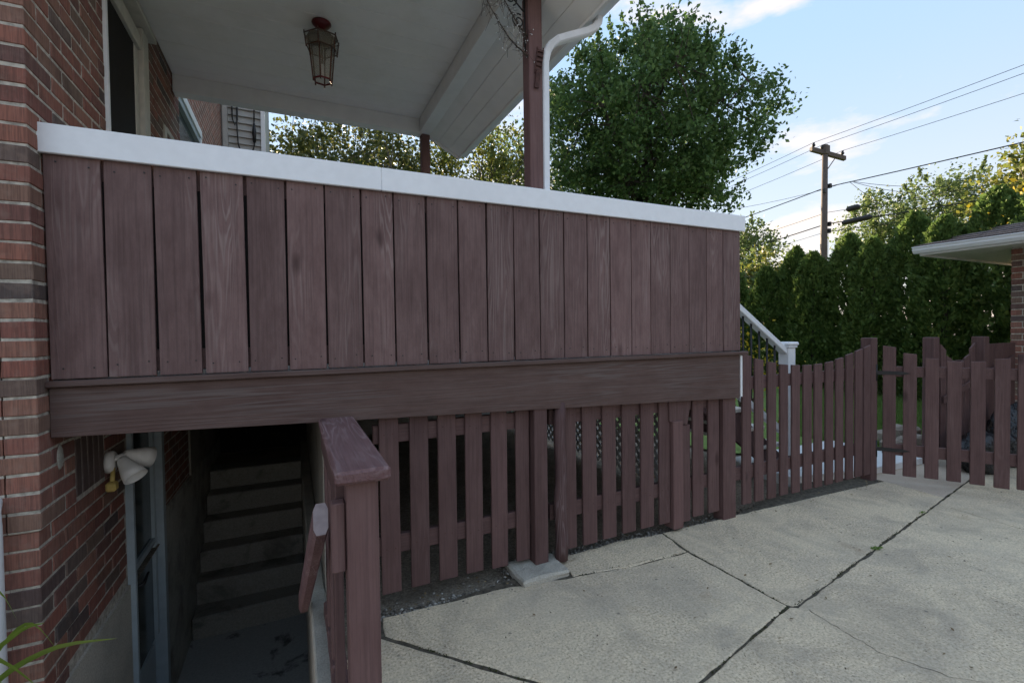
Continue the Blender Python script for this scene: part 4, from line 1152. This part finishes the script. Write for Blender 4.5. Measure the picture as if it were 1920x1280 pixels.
# stone edging and a yellow bush beyond
for i, (x, y, s) in enumerate([(6.35, 3.06, .11), (6.62, 3.02, .13), (6.92, 3.07, .12), (7.2, 3.03, .13), (6.5, 3.2, .1), (6.8, 3.22, .12), (7.1, 3.2, .11)]):
    o = box('edging_stone', x - s, x + s, y - 0.075, y + 0.075, -0.03, 0.07 + 0.03 * (i % 2) + (0.07 if i > 3 else 0), MAT['stone'], None, 0.03, rot=(0, 0, random.uniform(-.3, .3)), jit=0.015)
    tag(o, ['tan edging stone at the left end of the front row by the lawn', 'second tan edging stone of the front row', 'third tan edging stone of the front row', 'tan edging stone at the right end of the front row',
            'leftmost tan edging stone of the upper row', 'middle tan edging stone of the upper row', 'rightmost tan edging stone of the upper row'][i], 'stone', 'edging stones at the lawn')

# ================================================================== brick garage on the right
GX, GY = 7.66, 2.49
ga = empty('brick_garage', (GX, GY, 0), 'brick garage with white gutter and shingled roof at the right edge', 'garage')
gw_ = box('wall', GX + 0.006, GX + 5, -6, GY - 0.006, -0.1, 2.38, MAT['mortar'], ga, 0)
for c in range(-1, 33):
    zb = 0.02 + c * CH + JT / 2
    if zb < 0 or zb > 2.30: continue
    even = c % 2 == 0
    if even: brick(GX, GX + BR_W, GY - BR_L, GY, zb, gw_)
    else: brick(GX, GX + BR_L, GY - BR_W, GY, zb, gw_)
    y = GY - (BR_L if even else BR_W) - JT
    for q in range(2):
        brick(GX, GX + 0.05, y - BR_L, y, zb, gw_)
        y -= BR_L + JT
box('wall_field', GX + 0.001, GX + 0.005, -6, GY - 0.66, 0, 2.36, MAT['brick_yz'], ga, 0)
EX, EY, EZ = 7.20, 3.22, 2.40
box('soffit', EX + 0.03, GX + 5, -6, EY - 0.06, 2.315, 2.33, MAT['soffit'], ga, 0)
box('fascia', EX + 0.012, EX + 0.03, -6, EY - 0.04, 2.295, 2.40, MAT['gutter'], ga, 0.002)
box('fascia', EX + 0.032, GX + 5, EY - 0.058, EY - 0.04, 2.29, 2.40, MAT['beam'], ga, 0.002)
prism('gutter', [(EX + 0.01, EY, 2.32), (EX - 0.045, EY, 2.32), (EX - 0.07, EY, 2.355), (EX - 0.072, EY, 2.385), (EX - 0.085, EY, 2.39), (EX - 0.085, EY, 2.402), (EX - 0.066, EY, 2.402), (EX - 0.06, EY, 2.36), (EX - 0.04, EY, 2.332), (EX + 0.01, EY, 2.332)], (0, -9.2, 0), MAT['gutter'], ga)
parts = []
sl_g = 0.30
for r in range(16):       # hip roof courses: each a strip whose butt edge stands proud of the one below
    a0 = r * 0.135
    for side in (0, 1):
        x0, z0 = EX - 0.03 + a0, EZ + 0.012 + a0 * sl_g
        if side == 0:     # slope facing the driveway
            n_ = 28; yy = EY - a0
            for q in range(n_):
                ya = yy - q * 0.30 - (0.15 if r % 2 else 0); yb = ya - 0.293
                ya = min(ya, yy)
                h = 0.008 + random.uniform(0, .004)
                vs = [(x0, ya, z0), (x0, yb, z0), (x0 + .15, yb, z0 + .15 * sl_g), (x0 + .15, ya - .15 if q == 0 else ya, z0 + .15 * sl_g),
                      (x0, ya, z0 + h), (x0, yb, z0 + h), (x0 + .15, yb, z0 + .15 * sl_g + .002), (x0 + .15, ya - .15 if q == 0 else ya, z0 + .15 * sl_g + .002)]
                parts.append(([Vector(v) for v in vs], [(0, 1, 5, 4), (4, 5, 6, 7), (1, 2, 6, 5), (3, 0, 4, 7)]))
joined('shingle_courses', parts, MAT['shingle'], ga)['kind'] = 'stuff'
prism('roof_deck', [(EX, EY, EZ), (EX, -6, EZ), (EX + 2.2, -6, EZ + 2.2 * sl_g), (EX + 2.2, EY - 2.2, EZ + 2.2 * sl_g)], (0, 0, -0.02), MAT['shingle'], ga)
prism('roof_deck', [(EX + 0.02, EY, EZ - 0.001), (EX + 2.2, EY - 2.2, EZ + 2.2 * sl_g - .001), (EX + 6, EY - 2.2, EZ + 2.2 * sl_g - .001), (EX + 6, EY, EZ - 0.001)], (0, 0, -0.02), MAT['shingle'], ga)
# ================================================================== trees
def leaves_np(centers, size, rng, up=0.0, aspect=0.62):
    n = len(centers)
    a = rng.normal(size=(n, 3)); a[:, 2] = a[:, 2] * (1 - up) + up * 1.5
    a /= np.linalg.norm(a, axis=1)[:, None]
    b = rng.normal(size=(n, 3)); b -= a * np.sum(a * b, 1)[:, None]; b /= np.linalg.norm(b, axis=1)[:, None]
    c = np.cross(a, b)
    s = (size * rng.uniform(0.6, 1.35, n))[:, None]
    v = np.stack([centers + a * s * 0.5, centers + b * s * aspect * 0.5 + c * s * 0.08, centers - a * s * 0.5, centers - b * s * aspect * 0.5 + c * s * 0.08], 1).reshape(-1, 3)
    q = np.arange(n * 4).reshape(-1, 4)
    return v, q

def tree(name, label, cat, base, height, crown_c, crown_r, nclump, nleaf, leaf, lmat, bmat='bark', seed=1, trunk_r=0.16, limbs=9, sig=0.26, shoots=0.35, group=None, shell=0.55, lean=(0, 0), lump=1.0):
    rng = np.random.default_rng(seed)
    base = np.array(base, float); cc = np.array(crown_c, float); cr = np.array(crown_r, float)
    root = empty(name, base, label, cat, group)
    # trunk
    top = cc + np.array([lean[0], lean[1], cr[2] * 0.45])
    tp = []
    n = 10
    for i in range(n + 1):
        t = i / n
        p = base * (1 - t) + top * t
        p[:2] += 0.12 * cr[0] * 0.3 * np.array([math.sin(3 * t + seed), math.cos(2.3 * t + seed)]) * t
        tp.append(p)
    rad = [trunk_r * (1.35 if i == 0 else 1) * (1 - 0.86 * (i / n)) for i in range(n + 1)]
    parts = [tube_geo(tp, rad, 9)]
    nodes = []
    for i in range(3, n + 1): nodes.append((tp[i], rad[i]))
    zlow = max(0.18, (cc[2] - cr[2] * 1.0 - base[2]) / (top[2] - base[2]))
    for l in range(limbs):
        t = zlow * 0.75 + (1 - zlow * 0.75) * (l + rng.uniform(0, 1)) / limbs * 0.9
        i = min(n - 1, int(t * n)); p0 = np.array(tp[i]) * (1 - (t * n - i)) + np.array(tp[i + 1]) * (t * n - i)
        ang = l * 2.399 + rng.uniform(-.4, .4)
        el = rng.uniform(-0.1, 0.75)
        d = np.array([math.cos(ang) * math.cos(el), math.sin(ang) * math.cos(el), math.sin(el)])
        end = cc + d * cr * rng.uniform(0.68, 0.9)
        end[2] = max(end[2], p0[2] + 0.15 * cr[2])
        pts = []
        for k in range(7):
            u = k / 6
            p = p0 * (1 - u) + end * u
            p[2] += 0.16 * np.linalg.norm(end - p0) * math.sin(math.pi * u) * 0.6
            p += rng.normal(0, 0.03 * cr[0] * 0.5, 3) * (1 if 0 < k else 0)
            pts.append(p)
        r0 = trunk_r * (0.5 - 0.25 * t)
        rr = [r0 * (1 - 0.85 * k / 6) for k in range(7)]
        parts.append(tube_geo(pts, rr, 6))
        for k in range(2, 7): nodes.append((pts[k], rr[k]))
    joined('trunk', parts, MAT[bmat], root, origin=base, smooth=True)
    NP = np.array([q[0] for q in nodes])
    # clumps
    d = rng.normal(size=(nclump, 3)); d /= np.linalg.norm(d, axis=1)[:, None]
    rr = rng.uniform(shell ** 3, 1, nclump) ** (1 / 3)
    bump = 1 + lump * 0.22 * np.sin(d[:, 0] * 5 + seed) * np.cos(d[:, 1] * 4 + seed * 2) + lump * 0.10 * np.sin(d[:, 2] * 7 + d[:, 0] * 3 + seed)
    cl = cc + d * cr * (rr * bump)[:, None]
    tw_parts = []
    pts_all = []
    for i in range(nclump):
        c = cl[i]
        j = int(np.argmin(np.sum((NP - c) ** 2, 1)))
        p0 = NP[j]
        mid = (p0 + c) / 2 + np.array([0, 0, 0.06]) + rng.normal(0, 0.06, 3)
        endp = c + (c - p0) / (np.linalg.norm(c - p0) + 1e-6) * 0.1
        tw_parts.append(tube_geo([p0, mid, endp], [0.02, 0.012, 0.005], 4, False))
        m = max(6, int(nleaf * rng.uniform(0.5, 1.5)))
        pts_all.append(c + rng.normal(size=(m, 3)) * sig * np.array([1, 1, 0.72]) * rng.uniform(0.7, 1.25))
        outer = rr[i] > 0.8
        if outer and rng.random() < shoots:
            out_d = d[i] * 0.6 + np.array([0, 0, 0.8]); out_d /= np.linalg.norm(out_d)
            ln_ = rng.uniform(0.4, 1.0) * cr[0] * 0.28
            e2 = c + out_d * ln_ + rng.normal(0, .05, 3)
            tw_parts.append(tube_geo([c, (c + e2) / 2 + rng.normal(0, .03, 3), e2], [0.011, 0.008, 0.004], 4, False))
            u = rng.uniform(0.0, 1.02, int(ln_ * 60))
            pts_all.append(c + (e2 - c) * u[:, None] + rng.normal(0, 0.045, (len(u), 3)))
    joined('twigs', tw_parts, MAT[bmat], root, origin=base)
    P_ = np.concatenate(pts_all)
    v, q = leaves_np(P_, leaf, rng)
    npmesh('crown', v, q, MAT[lmat], root, origin=base)
    return root

tree('maple_tree', 'large dark green maple rising behind the front porch post', 'tree', (9.0, 10.3, 0), 11, (9.0, 10.25, 6.75), (3.0, 3.0, 2.75), 500, 108, 0.115, 'maple', seed=5, trunk_r=0.2, limbs=18, sig=0.21, shoots=0.6, shell=0.3, lump=0.42)
# trees behind the porch, against the evening sky
G1 = 'backlit trees behind the porch'
bt = [('backlit tree with a thick trunk just right of the grey siding', (0.1, 20.5, 0), (0.0, 20.5, 6.4), (3.2, 3.0, 4.3), 'backleaf', 31),
      ('slim backlit tree left of the back porch post', (2.3, 18.2, 0), (2.2, 18.2, 6.0), (2.4, 2.6, 3.8), 'backleaf', 32),
      ('backlit tree directly behind the back porch post', (5.0, 21.5, 0), (5.0, 21.5, 6.6), (3.2, 3.2, 4.6), 'backleaf', 33),
      ('yellow green tree in the gap below the porch soffit', (7.3, 18.4, 0), (7.3, 18.4, 6.0), (2.6, 2.6, 4.3), 'oakleaf', 34),
      ('pale leafy tree between soffit and front porch post', (9.6, 19.5, 0), (9.6, 19.5, 6.6), (2.8, 2.8, 4.8), 'midleaf', 35),
      ('tall backlit tree hidden mostly by the brick wing', (-4.5, 22, 0), (-4.5, 22, 6.5), (3.6, 3.0, 4.6), 'backleaf', 36)]
for lb, b_, c_, r_, lm, sd_ in bt:
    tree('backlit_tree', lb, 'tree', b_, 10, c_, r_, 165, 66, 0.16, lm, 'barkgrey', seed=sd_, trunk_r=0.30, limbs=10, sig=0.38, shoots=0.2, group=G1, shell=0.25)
for i, x_ in enumerate((-3.0, 0.2, 3.4, 6.6, 9.8, 13.0)):  # added shrub row that keeps low sun streaks off the driveway
    tree('sun_block_shrub', ['added sun-blocking shrub behind the brick wing', 'added sun-blocking shrub behind the thick trunked tree', 'added sun-blocking shrub left of the back porch post', 'added sun-blocking shrub right of the back porch post', 'added sun-blocking shrub behind the front porch post', 'added sun-blocking shrub behind the maple trunk'][i],
         'shrub', (x_, 26.5, 0), 5, (x_, 26.5, 2.6), (2.1, 1.2, 2.4), 130, 60, 0.24, 'backleaf', 'barkgrey', seed=80 + i, trunk_r=0.1, limbs=7, sig=0.36, shoots=0.1, group='added shrubs that block the low sun', shell=0.1)
for lb, b_, c_, r_, lm, sd_, nc in [
      ('small round tree between railing cap and utility pole', (27.6, 21.5, 0), (27.6, 21.5, 5.6), (2.3, 2.3, 2.6), 'midleaf', 41, 110),
      ('feathery tree right of the utility pole', (34.0, 17.6, 0), (34.2, 17.2, 6.7), (2.3, 2.3, 3.2), 'midleaf', 42, 110),
      ('olive green tree between feathery and yellow trees', (37.6, 15.0, 0), (37.8, 14.8, 7.6), (3.2, 3.2, 3.6), 'midleaf', 43, 150),
      ('sunlit yellow green tree above the garage roof', (29.0, 7.6, 0), (29.0, 7.6, 7.1), (2.7, 2.7, 2.9), 'oakleaf', 44, 170),
      ('bright yellow bush above the garage roof edge', (22.6, 6.7, 0), (22.7, 6.7, 4.6), (1.0, 1.0, 1.1), 'yflower', 45, 60),
      ('low yellow green shrub behind the hedge near the pole', (22.8, 16.5, 0), (22.8, 16.5, 3.6), (1.9, 1.9, 1.5), 'oakleaf', 46, 70),
      ('loose tree far behind the hedge left of the pole', (20.0, 17.0, 0), (20.0, 17.0, 3.2), (1.6, 1.6, 1.8), 'midleaf', 47, 70)]:
    tree('garden_tree', lb, 'tree', b_, 9, c_, r_, nc, 70, 0.20, lm, 'barkgrey', seed=sd_, trunk_r=0.18, limbs=9, sig=0.36, shoots=0.45, shell=0.25)

# arborvitae hedge along the far edge of the lawn
def arborvitae(label, x, y, h, r, seed):
    rng = np.random.default_rng(seed)
    root = empty('arborvitae', (x, y, 0), label, 'hedge shrub', 'arborvitae hedge')
    tube('trunk', [(x, y, -0.05), (x + .02, y, h * 0.5), (x, y, h * 0.93)], [0.07, 0.045, 0.01], MAT['bark'], root, 7)
    n = 15000
    t = rng.uniform(0, 1, n) ** 0.9
    prof = np.interp(t, [0, 0.06, 0.25, 0.55, 0.8, 0.93, 1.0], [0.95, 1.02, 1.0, 0.93, 0.73, 0.45, 0.08]) * r
    th = rng.uniform(0, 2 * np.pi, n)
    lump = 1 + 0.13 * np.sin(th * 5 + t * 17 + seed) + 0.10 * np.sin(th * 9 - t * 31 + seed * 1.7) + 0.07 * np.sin(t * 47 + th * 3)
    rad = prof * lump * (1 - 0.30 * rng.uniform(0, 1, n) ** 2.0)
    P_ = np.stack([x + np.cos(th) * rad, y + np.sin(th) * rad, t * h + rng.normal(0, .03, n)], 1)
    out_ = np.stack([np.cos(th), np.sin(th), np.zeros(n)], 1)
    s = rng.uniform(0.03, 0.085, n)[:, None]
    a = out_ * 0.55 + np.array([0, 0, 0.75]) + rng.normal(0, .33, (n, 3)); a /= np.linalg.norm(a, axis=1)[:, None]
    b = rng.normal(size=(n, 3)); b -= a * np.sum(a * b, 1)[:, None]; b /= np.linalg.norm(b, axis=1)[:, None]
    v = np.stack([P_ + a * s, P_ + b * s * .42 + a * s * .25, P_ - a * s * .35, P_ - b * s * .42 + a * s * .25], 1).reshape(-1, 3)
    npmesh('foliage', v, np.arange(n * 4).reshape(-1, 4), MAT['arb'], root, origin=(x, y, 0))
hl = ['leftmost separate narrow arborvitae beside the railing corner', 'arborvitae just right of the narrow separate one', 'arborvitae below the left side of the utility pole',
      'arborvitae directly in front of the utility pole', 'arborvitae just right of the utility pole', 'arborvitae behind the white newel post side of the gate',
      'arborvitae above the hinged gate post', 'arborvitae above the middle of the gate', 'tall arborvitae beside the garage gutter end', 'tall arborvitae behind the garage roof corner', 'rightmost arborvitae rising over the garage roof']
hp = [(11.3, 9.25, 3.0, .38), (11.2, 8.2, 2.95, .46), (11.4, 7.55, 3.35, .48), (11.1, 6.95, 3.12, .48), (11.35, 6.3, 3.45, .50), (11.1, 5.7, 3.2, .49), (11.4, 5.1, 3.65, .54), (11.1, 4.5, 3.4, .54), (11.35, 3.85, 3.8, .58), (11.2, 3.2, 3.7, .60), (11.3, 2.5, 3.9, .62)]
for i, (lb, (x, y, h, r)) in enumerate(zip(hl, hp)):
    arborvitae(lb, x, y, h, r, 60 + i)

# grass blades on the strip of lawn in view
def grass():
    rng = np.random.default_rng(5)
    n = 42000
    x = rng.uniform(5.95, 10.9, n); y = 3.15 + rng.uniform(0, 1, n) * np.clip((x - 5.0) * 0.75, 0.8, 4.6)
    P_ = np.stack([x, y, np.full(n, -0.012)], 1)
    h = rng.uniform(0.03, 0.075, n)[:, None]
    a = np.stack([rng.normal(0, .35, n), rng.normal(0, .35, n), np.ones(n)], 1)
    th = rng.uniform(0, 6.28, n); b = np.stack([np.cos(th), np.sin(th), np.zeros(n)], 1) * 0.0045
    v = np.stack([P_ - b, P_ + b, P_ + a * h], 1).reshape(-1, 3)
    o = npmesh('grass', v, np.arange(n * 3).reshape(-1, 3), MAT['grassblade'], origin=(8, 5, 0))
    tag(o, 'short green grass of the lawn seen through the pickets', 'grass', kind='stuff')
grass()
# weeds in the driveway joints
def weed(x, y, s, lb, sd_):
    rng = np.random.default_rng(sd_)
    P_ = np.array([x, y, 0.012]) + rng.normal(0, 1, (26, 3)) * np.array([s, s * .6, s * .25])
    P_[:, 2] = np.abs(P_[:, 2])
    v, q = leaves_np(P_, s * 1.3, rng)
    o = npmesh('weed', v, q, MAT['grassblade'], origin=(x, y, 0))
    tag(o, lb, 'weed')
weed(4.25, 1.845, 0.010, 'small green weed in the long driveway joint nearer the gate', 3)
weed(3.30, 1.672, 0.014, 'small green weed midway along the driveway joint', 4)
# yellow shrub seen behind the stair balusters
def shrub(x, y, h, lb, m, n, s, sd_):
    rng = np.random.default_rng(sd_)
    root = empty('shrub', (x, y, 0), lb, 'shrub')
    pt = []
    for i in range(9):
        e = np.array([x, y, 0]) + np.array([rng.normal(0, h * .28), rng.normal(0, h * .28), h * rng.uniform(.6, 1)])
        pt.append(tube_geo([(x, y, -0.02), (np.array([x, y, 0]) + e) / 2, e], [.012, .009, .004], 5))
    joined('stems', pt, MAT['bark'], root, origin=(x, y, 0))
    P_ = np.array([x, y, h * .6]) + rng.normal(0, 1, (n, 3)) * np.array([h * .26, h * .26, h * .22])
    P_[:, 2] = np.abs(P_[:, 2])
    v, q = leaves_np(P_, s, rng)
    npmesh('foliage', v, q, MAT[m], root, origin=(x, y, 0))
shrub(6.55, 5.25, 1.35, 'yellow leaved shrub seen through the black stair balusters', 'yflower', 420, 0.065, 8)
# daylily at the corner of the house
dl = empty('daylily', (-0.98, 1.92, -0.03), 'daylily with arching strap leaves at the house corner', 'plant')
def strap(p0, p1, p2, p3, w, n=14):
    P4 = [Vector(p) for p in (p0, p1, p2, p3)]
    vs, fs = [], []
    side = Vector((0.2, -0.72, 0.68)).normalized()
    for i in range(n + 1):
        t = i / n
        # polyline through all four points (Catmull style)
        u = t * 3; k_ = min(2, int(u)); f = u - k_
        q = [P4[max(0, k_ - 1)], P4[k_], P4[k_ + 1], P4[min(3, k_ + 2)]]
        p = 0.5 * ((2 * q[1]) + (q[2] - q[0]) * f + (2 * q[0] - 5 * q[1] + 4 * q[2] - q[3]) * f * f + (3 * q[1] - q[0] - 3 * q[2] + q[3]) * f ** 3)
        ww = w * 1.5 * (1 - t ** 4) * (0.75 + 0.35 * math.sin(math.pi * t))
        vs += [p - side * ww, p + Vector((0, 0, -ww * 0.55)), p + side * ww]
        if i:
            k_ = 3 * i
            fs += [(k_ - 3, k_ - 2, k_ + 1, k_), (k_ - 2, k_ - 1, k_ + 2, k_ + 1)]
    return pydata('leaf', vs, fs, MAT['lily'], dl, smooth=True)
strap((-0.98, 1.98, -0.03), (-0.90, 1.99, 0.29), (-0.746, 2.0, 0.395), (-0.565, 2.0, 0.38), 0.015)
strap((-1.0, 1.98, -0.03), (-0.94, 2.0, 0.33), (-0.82, 2.0, 0.47), (-0.75, 2.0, 0.485), 0.013)
strap((-0.99, 2.02, -0.03), (-0.96, 2.08, 0.45), (-0.905, 2.1, 0.58), (-0.855, 2.1, 0.465), 0.012)
strap((-0.98, 1.93, -0.03), (-0.93, 1.91, 0.38), (-0.83, 1.9, 0.46), (-0.715, 1.9, 0.31), 0.018)
strap((-0.97, 1.92, -0.03), (-0.90, 1.88, 0.30), (-0.80, 1.86, 0.40), (-0.70, 1.85, 0.25), 0.017)
strap((-0.99, 2.04, -0.03), (-0.92, 2.08, 0.33), (-0.83, 2.1, 0.45), (-0.755, 2.1, 0.33), 0.009)
strap((-1.0, 1.95, -0.03), (-1.02, 1.95, 0.35), (-1.08, 1.95, 0.50), (-1.2, 1.96, 0.42), 0.015)
strap((-1.0, 1.93, -0.03), (-1.0, 1.9, 0.35), (-0.97, 1.82, 0.48), (-0.9, 1.72, 0.36), 0.015)
dpipe = tube('drain_pipe', [(-0.985, 2.255, -0.03), (-0.985, 2.255, 0.3), (-0.985, 2.255, 0.74), (-0.99, 2.262, 0.79), (-1.0, 2.30, 0.82)], [0.034, 0.034, 0.034, 0.034, 0.034], MAT['white'], None, 14)
tag(dpipe, 'white drain pipe on the front of the brick corner', 'pipe')

# ================================================================== utility pole and lines
pl = empty('utility_pole', (24.85, 15.03, 0), 'wooden utility pole with a crossarm above the hedge', 'utility pole')
tube('pole', [(24.80, 15.03, -0.3), (24.85, 15.03, 5.0), (24.97, 15.03, 10.75)], [0.19, 0.165, 0.125], MAT['polewood'], pl, 12)
ca = Vector((24.30, 15.34, 10.55)); cbb = Vector((25.92, 14.62, 10.06))
cdv = (cbb - ca); cnv = Vector((cdv.y, -cdv.x, 0)).normalized() * 0.1
prism('crossarm', [ca + cnv - Vector((0, 0, .1)), cbb + cnv - Vector((0, 0, .1)), cbb + cnv + Vector((0, 0, .1)), ca + cnv + Vector((0, 0, .1))], -cnv * 2, MAT['polewood'], pl)
box('crossarm_gain', 24.82, 25.15, 14.88, 15.2, 10.25, 10.72, MAT['polewood'], pl, 0.02)
ins = [ca + cdv * 0.08, ca + cdv * 0.33 , ca + cdv * 0.93]
for p in ins:
    lathe('insulator', [(0.0, 0.1), (0.03, 0.1), (0.03, 0.16), (0.075, 0.18), (0.085, 0.26), (0.05, 0.29), (0.06, 0.36), (0.0, 0.38)], p, MAT['iron'], pl, seg=10)
tube('arm_brace', [ca + cdv * 0.72 - Vector((0, 0, .1)), (24.98, 14.95, 9.45)], 0.025, MAT['polewood'], pl, 6)
tube('ground_wire', [(24.9, 14.83, 6.5), (24.86, 14.83, 3.0)], 0.012, MAT['cable'], pl, 5)
for z_, dx in ((8.65, 0.25), (8.35, -0.2), (6.7, 0.22), (6.35, 0.2)):
    box('bolt_clamp', 24.85 + dx - .07, 24.85 + dx + .07, 14.8, 14.95, z_ - .12, z_ + .1, MAT['iron'], pl, 0.01)
def line(p_near, p_pole, p_far, sag_n, sag_f, r, lb):
    a, b, c = Vector(p_near), Vector(p_pole), Vector(p_far)
    pts = []
    for i in range(21):
        t = i / 20; p = a.lerp(b, t); p.z -= sag_n * 4 * t * (1 - t); pts.append(p)
    for i in range(1, 21):
        t = i / 20; p = b.lerp(c, t); p.z -= sag_f * 4 * t * (1 - t); pts.append(p)
    o = tube('power_line', pts, r * 0.78, MAT['cable'], None, 5)
    tag(o, lb, 'power line', 'overhead lines')
i0, i1, i2 = [p + Vector((0, 0, .37)) for p in ins]
line((24.5, -16, 12.35), i0, (24.2, 48, 10.6), 0.45, 0.9, 0.014, 'topmost thin overhead line from the left insulator')
line((24.9, -16, 12.1), i1, (24.7, 48, 10.5), 0.45, 0.9, 0.014, 'second thin overhead line just under the topmost')
line((25.8, -16, 11.3), i2, (25.6, 48, 10.2), 0.45, 0.9, 0.014, 'lone thin line from the right end of the crossarm')
line((25.1, -16, 8.05), (25.1, 15, 8.62), (24.9, 48, 8.4), 0.30, 0.9, 0.032, 'thick dark cable at mid height of the pole')
line((25.05, -16, 6.55), (25.05, 15, 7.3), (24.9, 48, 7.2), 0.35, 1.0, 0.016, 'thin communication line above the splice case')
line((25.05, -16, 6.2), (25.05, 15, 6.72), (24.9, 48, 6.5), 0.35, 1.0, 0.035, 'thick communication cable carrying the long splice case')
line((25.05, -16, 5.9), (25.05, 15, 6.32), (24.9, 48, 6.1), 0.4, 1.0, 0.014, 'lowest thin communication line on the pole')
line((25.1, 14.2, 8.6), (25.0, 15.0, 8.5), (1.0, 22.0, 7.0), 0.0, 1.3, 0.012, 'service drop sagging from the pole across the maple')
def splice(y, z, l, r, lb):
    o = lathe('splice_case', [(0.0, 0), (r * .6, 0.02), (r, 0.1), (r, l - .1), (r * .6, l - .02), (0.0, l)], (25.05, y, z), MAT['iron'], None, axis=(0, -1, 0.02), seg=12)
    tag(o, lb, 'splice case')
splice(14.25, 6.60, 1.35, 0.13, 'long black splice case on the lower cable by the pole')
splice(14.05, 7.22, 0.62, 0.14, 'short black splice case just above the long one')
for lb, a, b, sg in [('thin wire drooping steeply right of the pole to the cables', (25.05, 13.9, 8.55), (25.05, 12.0, 6.65), 0.1), ('thin wire fanning right from the mid cable to the trees', (25.05, 13.7, 8.5), (25.4, 10.3, 7.35), 0.1), ('third fanning wire between the other two', (25.05, 13.75, 8.5), (25.2, 11.0, 7.2), 0.1)]:
    pts = [Vector(a).lerp(Vector(b), i / 10) - Vector((0, 0, sg * 4 * (i / 10) * (1 - i / 10))) for i in range(11)]
    tag(tube('drop_wire', pts, 0.012, MAT['cable'], None, 5), lb, 'wire', 'overhead lines')
